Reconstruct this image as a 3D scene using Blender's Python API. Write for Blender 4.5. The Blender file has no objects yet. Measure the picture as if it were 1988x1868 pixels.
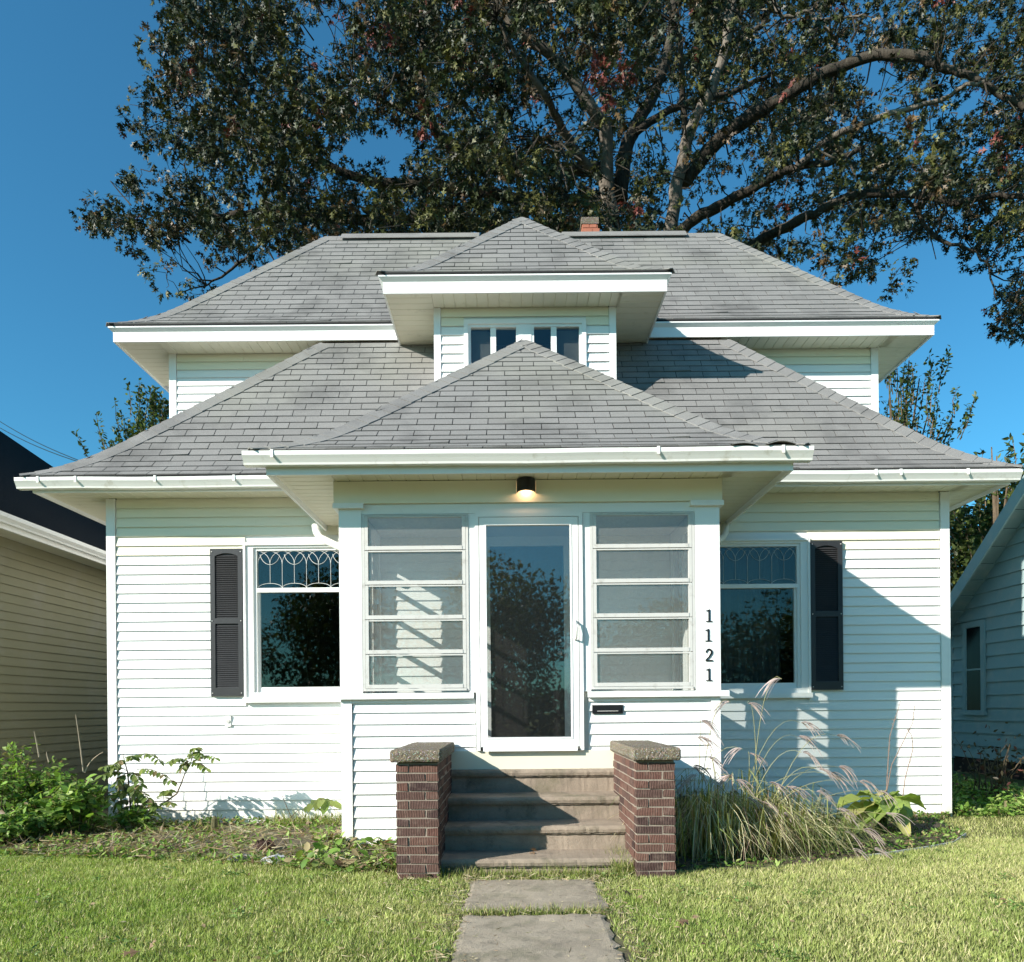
import bpy, math, random
import numpy as np
from mathutils import Vector, Matrix
random.seed(7); rng = np.random.default_rng(7)
SC = bpy.context.scene
COL = SC.collection

# ------------------------------------------------------------------ camera
ROLL = -0.5
CAM_Z = 1.27
cam_d = bpy.data.cameras.new('camera'); cam = bpy.data.objects.new('camera', cam_d); COL.objects.link(cam)
cam_d.sensor_width = 36.0; cam_d.sensor_fit = 'HORIZONTAL'; cam_d.lens = 36.0*1500/1988
cam_d.shift_y = (1375-934)/1988.0
cam_d.clip_start = 0.1; cam_d.clip_end = 900
cam.matrix_world = Matrix.Translation((0, 0, CAM_Z)) @ Matrix.Rotation(math.radians(90), 4, 'X') @ Matrix.Rotation(math.radians(ROLL), 4, 'Z')
SC.camera = cam

# ------------------------------------------------------------------ sky and sun
LDIR = Vector((1.45, 1.0, -0.87)).normalized()
world = bpy.data.worlds.new("World"); SC.world = world; world.use_nodes = True
wn = world.node_tree; wn.nodes.clear()
sky = wn.nodes.new('ShaderNodeTexSky'); sky.sky_type = 'NISHITA'; sky.sun_disc = False
sky.sun_elevation = math.asin(-LDIR.z); sky.sun_rotation = math.atan2(-LDIR.x, -LDIR.y)
sky.altitude = 200; sky.air_density = 1.0; sky.dust_density = 0.9; sky.ozone_density = 2.6
tint = wn.nodes.new('ShaderNodeMix'); tint.data_type = 'RGBA'; tint.blend_type = 'MULTIPLY'
tint.inputs[0].default_value = 1.0; tint.inputs[7].default_value = (0.38, 1.02, 1.15, 1)
bg = wn.nodes.new('ShaderNodeBackground'); bg.inputs[1].default_value = 0.086
wo = wn.nodes.new('ShaderNodeOutputWorld')
wn.links.new(sky.outputs[0], tint.inputs[6]); wn.links.new(tint.outputs[2], bg.inputs[0]); wn.links.new(bg.outputs[0], wo.inputs[0])
sun_d = bpy.data.lights.new('sun', 'SUN'); sun_d.energy = 5.0; sun_d.angle = math.radians(0.5); sun_d.color = (1.0, 0.935, 0.85)
sun = bpy.data.objects.new('sun', sun_d); COL.objects.link(sun)
sun.rotation_euler = LDIR.to_track_quat('-Z', 'Y').to_euler()
SC.view_settings.view_transform = 'Standard'; SC.view_settings.look = 'None'
SC.view_settings.exposure = 0.85; SC.view_settings.gamma = 1.0
try: SC.view_settings.use_curve_mapping = False
except Exception: pass
SC.cycles.transparent_max_bounces = 24; SC.cycles.max_bounces = 8; SC.cycles.diffuse_bounces = 4

# ------------------------------------------------------------------ helpers
TH = math.radians(0.5)
def at(px, py, Y):
    """photo pixel (at 1988 wide) on the plane at distance Y -> (X, Z)"""
    dx, dy = px-994.0, py-1375.0
    ux = dx*math.cos(TH) - dy*math.sin(TH); uy = dy*math.cos(TH) + dx*math.sin(TH)
    return ux*Y/1500.0, CAM_Z - uy*Y/1500.0
def P(px, py, Y):
    x, z = at(px, py, Y); return Vector((x, Y, z))

WM = {}
def wm(o): return WM.get(o.name, Matrix.Identity(4))
def put(o, parent=None, M=None):
    COL.objects.link(o)
    M = M or Matrix.Identity(4)
    o.matrix_basis = M
    WM[o.name] = M
    if parent:
        o.parent = parent; o.matrix_parent_inverse = wm(parent).inverted()
    return o
def tag(o, label=None, cat=None, group=None, kind=None):
    if label: o['label'] = label
    if cat: o['category'] = cat
    if group: o['group'] = group
    if kind: o['kind'] = kind
    return o
def empty(name, loc, label, cat, group=None):
    o = bpy.data.objects.new(name, None); o.empty_display_size = 0.2
    put(o, None, Matrix.Translation(loc)); tag(o, label, cat, group); return o

class MB:
    def __init__(s): s.v = []; s.f = []; s.t = []; s.tint = 0.5
    def add(s, vs, fs):
        b = len(s.v); s.v += [tuple(v) for v in vs]; s.t += [s.tint]*len(vs)
        s.f += [tuple(b+i for i in f) for f in fs]; return s
    def box(s, x0, x1, y0, y1, z0, z1):
        return s.hexa([(x0,y0,z0),(x1,y0,z0),(x1,y1,z0),(x0,y1,z0),(x0,y0,z1),(x1,y0,z1),(x1,y1,z1),(x0,y1,z1)])
    def hexa(s, v): # bottom 4 ccw from above, top 4
        return s.add(v, [(3,2,1,0),(4,5,6,7),(0,1,5,4),(1,2,6,5),(2,3,7,6),(3,0,4,7)])
    def prism(s, poly, a0, a1, axis='x'):
        """poly of 2d points extruded along axis; x: poly=(y,z)  y: poly=(x,z)  z: poly=(x,y)"""
        n = len(poly)
        def mk(p, a):
            return {'x': (a, p[0], p[1]), 'y': (p[0], a, p[1]), 'z': (p[0], p[1], a)}[axis]
        vs = [mk(p, a0) for p in poly] + [mk(p, a1) for p in poly]
        fs = [tuple(range(n))[::-1], tuple(range(n, 2*n))] + [(i, (i+1) % n, n+(i+1) % n, n+i) for i in range(n)]
        return s.add(vs, fs)
    def quad(s, a, b, c, d): return s.add([a, b, c, d], [(0,1,2,3)])
    def tube(s, pts, rad, n=8, cap=True):
        pts = [Vector(p) for p in pts]
        if not hasattr(rad, '__len__'): rad = [rad]*len(pts)
        up = Vector((0.13, 0.21, 1)).normalized(); rings = []
        d0 = (pts[1]-pts[0]).normalized(); u = d0.cross(up)
        if u.length < 1e-3: u = d0.cross(Vector((1,0,0)))
        u.normalize()
        for i, p in enumerate(pts):
            d = (pts[min(i+1, len(pts)-1)]-pts[max(i-1, 0)]).normalized()
            u = (u - d*u.dot(d)).normalized(); w = d.cross(u)
            rings += [p + (u*math.cos(2*math.pi*k/n) + w*math.sin(2*math.pi*k/n))*rad[i] for k in range(n)]
        fs = [(i*n+k, i*n+(k+1) % n, (i+1)*n+(k+1) % n, (i+1)*n+k) for i in range(len(pts)-1) for k in range(n)]
        if cap: fs += [tuple(range(n))[::-1], tuple((len(pts)-1)*n+k for k in range(n))]
        return s.add(rings, fs)
    def mesh(s, name, mat, smooth=False):
        me = bpy.data.meshes.new(name); me.from_pydata(s.v, [], s.f)
        at_ = me.attributes.new('tint', 'FLOAT', 'POINT'); at_.data.foreach_set('value', s.t)
        if mat: me.materials.append(mat)
        if smooth: me.polygons.foreach_set('use_smooth', [True]*len(me.polygons))
        me.update(); return me
    def build(s, name, mat, parent=None, smooth=False, M=None, **kw):
        o = bpy.data.objects.new(name, s.mesh(name, mat, smooth)); put(o, parent, M)
        return tag(o, **kw) if kw else o
def inst(name, me, parent, M):
    return put(bpy.data.objects.new(name, me), parent, M)

def fast(name, V, F, mat, parent=None, color=None, smooth=False, **kw):
    """V (n,3); F (m,k) array; color (n,3)"""
    V = np.asarray(V, dtype=np.float32); F = np.asarray(F, dtype=np.int32); k = F.shape[1]
    me = bpy.data.meshes.new(name); me.vertices.add(len(V)); me.vertices.foreach_set('co', V.ravel())
    me.loops.add(F.size); me.loops.foreach_set('vertex_index', F.ravel())
    me.polygons.add(len(F)); me.polygons.foreach_set('loop_start', np.arange(len(F), dtype=np.int32)*k)
    try: me.polygons.foreach_set('loop_total', np.full(len(F), k, dtype=np.int32))
    except Exception: pass
    if color is not None:
        a = me.attributes.new('col', 'FLOAT_COLOR', 'POINT')
        c = np.ones((len(V), 4), dtype=np.float32); c[:, :3] = color; a.data.foreach_set('color', c.ravel())
    if smooth: me.polygons.foreach_set('use_smooth', np.ones(len(F), dtype=bool))
    me.materials.append(mat); me.update(calc_edges=True); me.validate()
    o = bpy.data.objects.new(name, me); put(o, parent)
    return tag(o, **kw) if kw else o

# ------------------------------------------------------------------ materials
def newmat(name):
    m = bpy.data.materials.new(name); m.use_nodes = True; nt = m.node_tree; nt.nodes.clear()
    return m, nt, nt.nodes, nt.links
def mixc(N, L, fac, a, b, blend='MIX'):
    n = N.new('ShaderNodeMix'); n.data_type = 'RGBA'; n.blend_type = blend
    for sock, val in ((n.inputs[0], fac), (n.inputs[6], a), (n.inputs[7], b)):
        if isinstance(val, bpy.types.NodeSocket): L.new(val, sock)
        elif isinstance(val, (int, float)): sock.default_value = val
        else: sock.default_value = tuple(val)+((1,) if len(val) == 3 else ())
    return n.outputs[2]
def noise(N, L, scale, detail=4, rough=0.55, vec=None, stretch=None):
    g = N.new('ShaderNodeNewGeometry')
    v = vec or g.outputs['Position']
    if stretch:
        mp = N.new('ShaderNodeMapping'); mp.inputs['Scale'].default_value = stretch; L.new(v, mp.inputs[0]); v = mp.outputs[0]
    t = N.new('ShaderNodeTexNoise'); t.inputs['Scale'].default_value = scale; t.inputs['Detail'].default_value = detail
    t.inputs['Roughness'].default_value = rough; L.new(v, t.inputs['Vector']); return t.outputs[0]
def ramp(N, L, v, a, b):
    r = N.new('ShaderNodeMapRange'); r.inputs[1].default_value = a; r.inputs[2].default_value = b
    L.new(v, r.inputs[0]); return r.outputs[0]
def bump(N, L, h, strength, dist=0.01):
    b = N.new('ShaderNodeBump'); b.inputs['Strength'].default_value = strength; b.inputs['Distance'].default_value = dist
    L.new(h, b.inputs['Height']); return b.outputs[0]
def math_(N, L, op, a, b=None):
    n = N.new('ShaderNodeMath'); n.operation = op
    for i, v in enumerate((a, b)):
        if v is None: continue
        if isinstance(v, bpy.types.NodeSocket): L.new(v, n.inputs[i])
        else: n.inputs[i].default_value = v
    return n.outputs[0]
def finish(nt, N, L, color, rough=0.6, normal=None, spec=0.4, metal=0.0):
    p = N.new('ShaderNodeBsdfPrincipled'); o = N.new('ShaderNodeOutputMaterial')
    if isinstance(color, bpy.types.NodeSocket): L.new(color, p.inputs['Base Color'])
    else: p.inputs['Base Color'].default_value = tuple(color)+(1,)
    if isinstance(rough, bpy.types.NodeSocket): L.new(rough, p.inputs['Roughness'])
    else: p.inputs['Roughness'].default_value = rough
    p.inputs['Specular IOR Level'].default_value = spec; p.inputs['Metallic'].default_value = metal
    if normal: L.new(normal, p.inputs['Normal'])
    L.new(p.outputs[0], o.inputs[0]); return p
def simple(name, c, rough=0.6, var=0.12, scale=6, bstr=0.0, bscale=60, spec=0.4, metal=0.0, dirt=None, dscale=1.5, d0=0.5, d1=0.75):
    m, nt, N, L = newmat(name)
    n = noise(N, L, scale, 6)
    col = mixc(N, L, n, [x*(1-var) for x in c], [min(1, x*(1+var)) for x in c])
    if dirt:
        d = ramp(N, L, noise(N, L, dscale, 8, 0.65), d0, d1); col = mixc(N, L, d, col, dirt)
    nm = bump(N, L, noise(N, L, bscale, 5), bstr) if bstr else None
    finish(nt, N, L, col, rough, nm, spec, metal); return m

M = {}
def white_mat(name, c, stain, bstr=0.15):
    m, nt, N, L = newmat(name)
    a = noise(N, L, 0.8, 5); b = noise(N, L, 14, 6, 0.7, stretch=(1, 1, 0.35))
    col = mixc(N, L, ramp(N, L, a, 0.42, 0.72), c, [c[0]*0.97, c[1]*0.965, c[2]*0.93])
    col = mixc(N, L, math_(N, L, 'MULTIPLY', ramp(N, L, b, 0.62, 0.85), 0.35), col, stain)
    g = N.new('ShaderNodeNewGeometry'); s = N.new('ShaderNodeSeparateXYZ'); L.new(g.outputs['Position'], s.inputs[0])
    low = ramp(N, L, s.outputs[2], 0.32, 0.0)                       # splash-back grime near the soil
    low = math_(N, L, 'MULTIPLY', low, ramp(N, L, noise(N, L, 5, 5), 0.35, 0.65))
    col = mixc(N, L, math_(N, L, 'MULTIPLY', low, 0.55), col, (0.50, 0.46, 0.30))
    finish(nt, N, L, col, 0.42, bump(N, L, noise(N, L, 9, 3, stretch=(0.6, 1, 4)), bstr, 0.004), 0.35); return m
M['siding'] = white_mat('white_siding', (0.80, 0.80, 0.78), (0.55, 0.53, 0.42))
M['trim'] = white_mat('white_trim', (0.80, 0.80, 0.785), (0.5, 0.48, 0.4), 0.05)
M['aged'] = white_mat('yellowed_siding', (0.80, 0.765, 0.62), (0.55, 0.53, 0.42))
M['cream'] = simple('cream_siding', (0.72, 0.69, 0.54), 0.5, 0.05, 3)
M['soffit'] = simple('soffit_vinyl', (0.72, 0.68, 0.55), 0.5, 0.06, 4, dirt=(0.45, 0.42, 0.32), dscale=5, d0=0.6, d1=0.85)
M['gutter'] = simple('gutter_enamel', (0.78, 0.77, 0.72), 0.35, 0.04, 4, spec=0.5, dirt=(0.5, 0.46, 0.36), dscale=7, d0=0.58, d1=0.8)
M['fascia_dark'] = simple('fascia_grey', (0.36, 0.36, 0.34), 0.5, 0.06, 5)
M['black'] = simple('black_metal', (0.012, 0.012, 0.013), 0.35, 0.2, 8)
M['shutter'] = simple('shutter_plastic', (0.026, 0.026, 0.027), 0.45, 0.25, 7, bstr=0.1, bscale=25, spec=0.5)
M['alum'] = simple('aluminium_sash', (0.55, 0.54, 0.51), 0.4, 0.06, 12, spec=0.5, dirt=(0.35, 0.33, 0.29), dscale=14, d0=0.55, d1=0.8)
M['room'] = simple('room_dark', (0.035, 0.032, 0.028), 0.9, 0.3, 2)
M['curtain'] = simple('dark_curtain', (0.06, 0.055, 0.05), 0.9, 0.3, 8)
M['door'] = simple('dark_door', (0.022, 0.020, 0.020), 0.35, 0.15, 6, spec=0.5)
M['chrome'] = simple('brushed_metal', (0.6, 0.6, 0.6), 0.25, 0.05, 10, metal=1.0)
M['came'] = simple('zinc_came', (0.62, 0.62, 0.60), 0.4, 0.05, 10)
M['felt'] = simple('roof_felt', (0.018, 0.018, 0.018), 0.95, 0.2, 8)
M['porchfloor'] = simple('grey_floor', (0.25, 0.25, 0.24), 0.6, 0.1, 5)
M['porchin'] = simple('porch_plaster', (0.62, 0.61, 0.55), 0.7, 0.04, 2)

def shingle_mat():
    m, nt, N, L = newmat('asphalt_shingle')
    a = N.new('ShaderNodeAttribute'); a.attribute_name = 'tint'
    base = mixc(N, L, a.outputs['Fac'], (0.152, 0.143, 0.136), (0.224, 0.212, 0.202))
    sp = noise(N, L, 260, 2, 0.8)
    base = mixc(N, L, ramp(N, L, sp, 0.35, 0.65), mixc(N, L, 0.7, base, (0.10, 0.10, 0.10)), mixc(N, L, 0.3, base, (0.5, 0.49, 0.46)))
    big = noise(N, L, 1.3, 7, 0.6)
    base = mixc(N, L, math_(N, L, 'MULTIPLY', ramp(N, L, big, 0.50, 0.72), 0.75), base, (0.082, 0.080, 0.078))
    big2 = noise(N, L, 0.55, 4, 0.5)
    base = mixc(N, L, math_(N, L, 'MULTIPLY', ramp(N, L, big2, 0.52, 0.7), 0.35), base, (0.27, 0.265, 0.215))
    finish(nt, N, L, base, 0.9, bump(N, L, noise(N, L, 180, 3), 0.5, 0.004), 0.2); return m
M['shingle'] = shingle_mat()

def brick_mat():
    m, nt, N, L = newmat('combed_brick')
    oi = N.new('ShaderNodeObjectInfo')
    cr = N.new('ShaderNodeValToRGB'); L.new(oi.outputs['Random'], cr.inputs[0]); e = cr.color_ramp.elements
    e[0].color = (0.050, 0.028, 0.026, 1); e[1].color = (0.13, 0.062, 0.048, 1); e[1].position = 1.0
    for p, c in ((0.2, (0.078, 0.046, 0.040, 1)), (0.5, (0.110, 0.062, 0.050, 1)), (0.75, (0.155, 0.082, 0.062, 1))):
        x = cr.color_ramp.elements.new(p); x.color = c
    g = N.new('ShaderNodeNewGeometry'); sx = N.new('ShaderNodeSeparateXYZ'); L.new(g.outputs['Position'], sx.inputs[0])
    s = math_(N, L, 'ADD', sx.outputs[0], sx.outputs[1])
    wob = math_(N, L, 'ADD', math_(N, L, 'MULTIPLY', s, 520.0), math_(N, L, 'MULTIPLY', noise(N, L, 30, 3), 5.0))
    w = math_(N, L, 'SINE', wob)
    g2 = ramp(N, L, w, -0.3, 0.9)
    col = mixc(N, L, math_(N, L, 'MULTIPLY', g2, 0.35), cr.outputs[0], (0.03, 0.015, 0.013))
    col = mixc(N, L, math_(N, L, 'MULTIPLY', ramp(N, L, noise(N, L, 22, 6), 0.5, 0.8), 0.45), col, (0.26, 0.19, 0.15))
    finish(nt, N, L, col, 0.85, bump(N, L, w, 0.5, 0.003), 0.25); return m
M['brick'] = brick_mat()
M['mortar'] = simple('mortar', (0.27, 0.225, 0.18), 0.95, 0.15, 40, bstr=0.4, bscale=120)
M['chimbrick'] = simple('chimney_brick', (0.36, 0.13, 0.08), 0.9, 0.2, 20)

def concrete(name, c, moss=0.0, agg=0.0):
    m, nt, N, L = newmat(name)
    a = noise(N, L, 3.0, 8, 0.65); b = noise(N, L, 90, 4, 0.7)
    col = mixc(N, L, ramp(N, L, a, 0.3, 0.7), [x*0.72 for x in c], [x*1.15 for x in c])
    col = mixc(N, L, math_(N, L, 'MULTIPLY', ramp(N, L, b, 0.55, 0.75), 0.4), col, (0.06, 0.055, 0.05))
    if agg:
        v = N.new('ShaderNodeTexVoronoi'); v.inputs['Scale'].default_value = 95
        g = N.new('ShaderNodeNewGeometry'); L.new(g.outputs['Position'], v.inputs['Vector'])
        col = mixc(N, L, math_(N, L, 'MULTIPLY', ramp(N, L, v.outputs['Distance'], 0.34, 0.2), agg), col, mixc(N, L, 0.6, v.outputs['Color'], (0.42, 0.37, 0.30)))
    if moss:
        col = mixc(N, L, math_(N, L, 'MULTIPLY', ramp(N, L, noise(N, L, 2.4, 8, 0.7), 0.5, 0.7), moss), col, (0.085, 0.095, 0.04))
        col = mixc(N, L, math_(N, L, 'MULTIPLY', ramp(N, L, noise(N, L, 5.5, 8, 0.7), 0.56, 0.7), moss), col, (0.06, 0.055, 0.045))
    h = math_(N, L, 'ADD', noise(N, L, 40, 6, 0.7), math_(N, L, 'MULTIPLY', noise(N, L, 160, 3), 0.6))
    finish(nt, N, L, col, 0.9, bump(N, L, h, 0.7, 0.008), 0.25); return m
M['step'] = concrete('step_concrete', (0.32, 0.26, 0.20), 0.55)
M['cap'] = concrete('cap_concrete', (0.165, 0.135, 0.095), 0.2, 0.9)
M['walk'] = concrete('walk_concrete', (0.35, 0.295, 0.225), 0.6)
M['road'] = concrete('asphalt', (0.06, 0.06, 0.06))
M['stone'] = simple('pale_stone', (0.42, 0.43, 0.44), 0.8, 0.3, 12, bstr=0.8, bscale=18)

def glass(name, refl=0.09, tintc=(0.9, 0.93, 0.93), dust=0.0, dustc=(0.4, 0.4, 0.38), wob=0.006):
    m, nt, N, L = newmat(name)
    tr = N.new('ShaderNodeBsdfTransparent'); tr.inputs[0].default_value = tintc+(1,)
    gl = N.new('ShaderNodeBsdfGlossy'); gl.inputs['Roughness'].default_value = 0.015
    L.new(bump(N, L, noise(N, L, 3.0, 2), wob, 0.05), gl.inputs['Normal'])
    lw = N.new('ShaderNodeLayerWeight'); lw.inputs[0].default_value = 0.5
    f = math_(N, L, 'ADD', math_(N, L, 'MULTIPLY', math_(N, L, 'POWER', lw.outputs['Facing'], 5.0), 0.9), refl)
    base = tr.outputs[0]
    if dust:
        df = N.new('ShaderNodeBsdfDiffuse'); df.inputs[0].default_value = dustc+(1,)
        mx0 = N.new('ShaderNodeMixShader')
        L.new(math_(N, L, 'MULTIPLY', ramp(N, L, noise(N, L, 40, 4), -0.4, 1.4), dust*2), mx0.inputs[0])
        L.new(tr.outputs[0], mx0.inputs[1]); L.new(df.outputs[0], mx0.inputs[2]); base = mx0.outputs[0]
    mx = N.new('ShaderNodeMixShader'); L.new(f, mx.inputs[0]); L.new(base, mx.inputs[1]); L.new(gl.outputs[0], mx.inputs[2])
    o = N.new('ShaderNodeOutputMaterial'); L.new(mx.outputs[0], o.inputs[0]); return m
M['glass'] = glass('window_glass', 0.05, (0.88, 0.92, 0.92))
M['doorglass'] = glass('storm_glass', 0.12, (0.88, 0.9, 0.9), 0.015)
M['dustglass'] = glass('dusty_glass', 0.06, (0.95, 0.96, 0.95), 0.09, (0.5, 0.5, 0.48))

def leaf_mat(name, rough=0.45, trans=0.25, spec=0.4, mul=1.0):
    m, nt, N, L = newmat(name)
    a = N.new('ShaderNodeAttribute'); a.attribute_name = 'col'
    c = mixc(N, L, 1.0, a.outputs['Color'], (mul, mul, mul), 'MULTIPLY')
    p = N.new('ShaderNodeBsdfPrincipled'); L.new(c, p.inputs['Base Color']); p.inputs['Roughness'].default_value = rough
    p.inputs['Specular IOR Level'].default_value = spec
    t = N.new('ShaderNodeBsdfTranslucent'); L.new(mixc(N, L, 1.0, c, (1.3, 1.4, 0.7), 'MULTIPLY'), t.inputs[0])
    mx = N.new('ShaderNodeMixShader'); mx.inputs[0].default_value = trans
    L.new(p.outputs[0], mx.inputs[1]); L.new(t.outputs[0], mx.inputs[2])
    o = N.new('ShaderNodeOutputMaterial'); L.new(mx.outputs[0], o.inputs[0]); return m
M['oakleaf'] = leaf_mat('oak_leaf', 0.5, 0.05, 0.34)
M['leaf'] = leaf_mat('leaf', 0.5, 0.3, 0.35)
M['grass'] = leaf_mat('grass_blade', 0.6, 0.3, 0.25)
def bark_mat(name, a, b):
    m, nt, N, L = newmat(name)
    n = noise(N, L, 5, 7, 0.7, stretch=(5, 5, 1)); n2 = noise(N, L, 1.1, 4)
    col = mixc(N, L, ramp(N, L, n, 0.35, 0.65), a, b); col = mixc(N, L, ramp(N, L, n2, 0.45, 0.7), col, [x*1.25 for x in b])
    finish(nt, N, L, col, 0.95, bump(N, L, n, 0.9, 0.04), 0.15); return m
M['bark'] = bark_mat('bark_shaded', (0.018, 0.015, 0.012), (0.070, 0.060, 0.047)); M['bark_lit'] = bark_mat('oak_bark_lit', (0.045, 0.036, 0.028), (0.19, 0.165, 0.135))  # sunlight and shade on the oak limbs put into two bark colours
M['twig'] = bark_mat('twig_bark', (0.06, 0.045, 0.03), (0.16, 0.12, 0.08))
M['soil'] = simple('bed_soil', (0.075, 0.055, 0.038), 0.95, 0.4, 14, bstr=1.0, bscale=25, dirt=(0.10, 0.105, 0.04), dscale=3, d0=0.45, d1=0.6)
M['clod'] = simple('dark_clod', (0.045, 0.022, 0.015), 0.95, 0.5, 40, bstr=1.0, bscale=60)
def lawn_mat():
    m, nt, N, L = newmat('lawn_ground')
    col = mixc(N, L, noise(N, L, 30, 6, 0.7), (0.09, 0.10, 0.03), (0.22, 0.21, 0.08))
    col = mixc(N, L, ramp(N, L, noise(N, L, 0.7, 5), 0.4, 0.65), col, (0.10, 0.11, 0.03))
    finish(nt, N, L, col, 0.95, bump(N, L, noise(N, L, 50, 4), 0.8, 0.02), 0.1); return m
M['lawn'] = lawn_mat()
# ------------------------------------------------------------------ ground, walk, street
YW = 8.72            # front wall plane of the house
YP = 7.04            # porch front plane
Y2 = 10.36           # upper storey wall
CX = 0.18
WL, WR = -4.55, 4.94 # house corners
PL, PR = -1.56, 1.90 # porch corners

g = MB(); g.quad((-220, -2.2, 0), (220, -2.2, 0), (220, 320, 0), (-220, 320, 0)); g.build('ground', M['lawn'], kind='structure')
g = MB(); g.quad((-220, -200, 0), (220, -200, 0), (220, -15.5, 0), (-220, -15.5, 0)); g.build('ground', M['lawn'], kind='structure')
g = MB(); g.box(-220, 220, -3.9, -2.2, -0.2, 0.012); g.build('pavement', M['walk'], kind='structure')
g = MB(); g.box(-220, 220, -5.6, -3.9, -0.2, 0.0); g.build('verge', M['lawn'], kind='structure')
g = MB(); g.box(-220, 220, -5.75, -5.6, -0.3, 0.0); g.build('kerb', M['walk'], kind='structure')
g = MB(); g.box(-220, 220, -15.5, -5.75, -0.3, -0.12); g.build('road', M['road'], kind='structure')

def slab_mesh(x0, x1, y0, y1, z0, z1, step=0.05, amp=0.006, edge=0.022, sd=0):
    """slab with worn, slightly uneven top and ragged arrises"""
    r = np.random.default_rng(sd); nx = max(2, int((x1-x0)/step)); ny = max(2, int((y1-y0)/step))
    mb = MB(); idx = {}
    vs = []; fs = []
    off = r.normal(0, 1, (nx+1, ny+1))*amp*0.5
    for i in range(nx+1):
        for j in range(ny+1):
            x = x0+(x1-x0)*i/nx; y = y0+(y1-y0)*j/ny; z = z1+off[i, j]*0.5+0.004*math.sin(x*7+sd)*math.sin(y*5)
            if i in (0, nx): x += (1 if i == 0 else -1)*abs(r.normal(0, edge)); z -= amp
            if j in (0, ny): y += (1 if j == 0 else -1)*abs(r.normal(0, edge)); z -= amp
            idx[i, j] = len(vs); vs.append((x, y, z))
    for i in range(nx):
        for j in range(ny): fs.append((idx[i, j], idx[i+1, j], idx[i+1, j+1], idx[i, j+1]))
    per = [(i, 0) for i in range(nx)]+[(nx, j) for j in range(ny)]+[(i, ny) for i in range(nx, 0, -1)]+[(0, j) for j in range(ny, 0, -1)]
    b = len(vs)
    for k in per: v = vs[idx[k]]; vs.append((v[0], v[1], z0))
    n = len(per)
    for k in range(n): fs.append((idx[per[k]], b+k, b+(k+1) % n, idx[per[(k+1) % n]]))
    mb.add(vs, fs); return mb

walk = MB(); walk.quad((-0.42, -2.2, 0.004), (0.72, -2.2, 0.004), (0.72, 5.66, 0.004), (-0.42, 5.66, 0.004))
walk = walk.build('path', M['soil'], kind='structure')
ys = [5.56, 4.78]
slab_mesh(-0.33, 0.60, 4.76, 5.66, -0.05, 0.022, sd=1).build('path_slab', M['walk'], walk)
yy = 4.70; k = 0
while yy > -2.0:
    k += 1; slab_mesh(-0.33, 0.57, yy-1.05, yy, -0.05, 0.020, sd=1+k).build('path_slab', M['walk'], walk); yy -= 1.10

# ------------------------------------------------------------------ concrete steps
steps = empty('concrete_steps', (CX, 6.4, 0), 'weathered grey concrete steps climbing between the two brick piers to the porch door', 'steps')
SX0, SX1 = -0.60, 0.955
for i, (yf, z) in enumerate(((5.92, 0.112), (6.27, 0.308), (6.62, 0.505), (6.985, 0.712))):
    r = np.random.default_rng(40+i); n = 60
    x0, x1 = (SX0, SX1) if i else (-0.60, 0.92)
    yb = (6.27, 6.62, 6.985, 7.03)[i]+0.03
    nose = 0.055
    prof = [(yf+0.03, -0.02), (yf+0.03, z-nose-0.012), (yf+0.012, z-nose-0.010), (yf+0.012, z-nose), (yf, z-nose+0.002), (yf-0.006, z-nose*0.5), (yf, z-0.012), (yf+0.016, z), (yb, z+0.004), (yb, -0.02)]
    vs = []; m = len(prof)
    for a in range(n+1):
        x = x0+(x1-x0)*a/n; c = r.normal(0, 1); chip = abs(r.normal(0, 1)) if r.random() < 0.10 else 0
        for j, (y, zz) in enumerate(prof):
            w = 0.0012 if 2 <= j <= 7 else 0.0008
            ww = (0.008 if i == 0 else 0.0025)*chip if 3 <= j <= 6 else 0
            vs.append((x, y+r.normal(0, w)+ww, zz+r.normal(0, w)*(0.5 if j < 9 else 0)))
    fs = [(a*m+j, (a+1)*m+j, (a+1)*m+j+1, a*m+j+1) for a in range(n) for j in range(m-1)]
    fs = [f[::-1] for f in fs]
    fs += [tuple(range(m)), tuple(n*m+j for j in range(m))[::-1]]
    mb = MB(); mb.add(vs, fs); mb.build('step', M['step'], steps)

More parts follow.
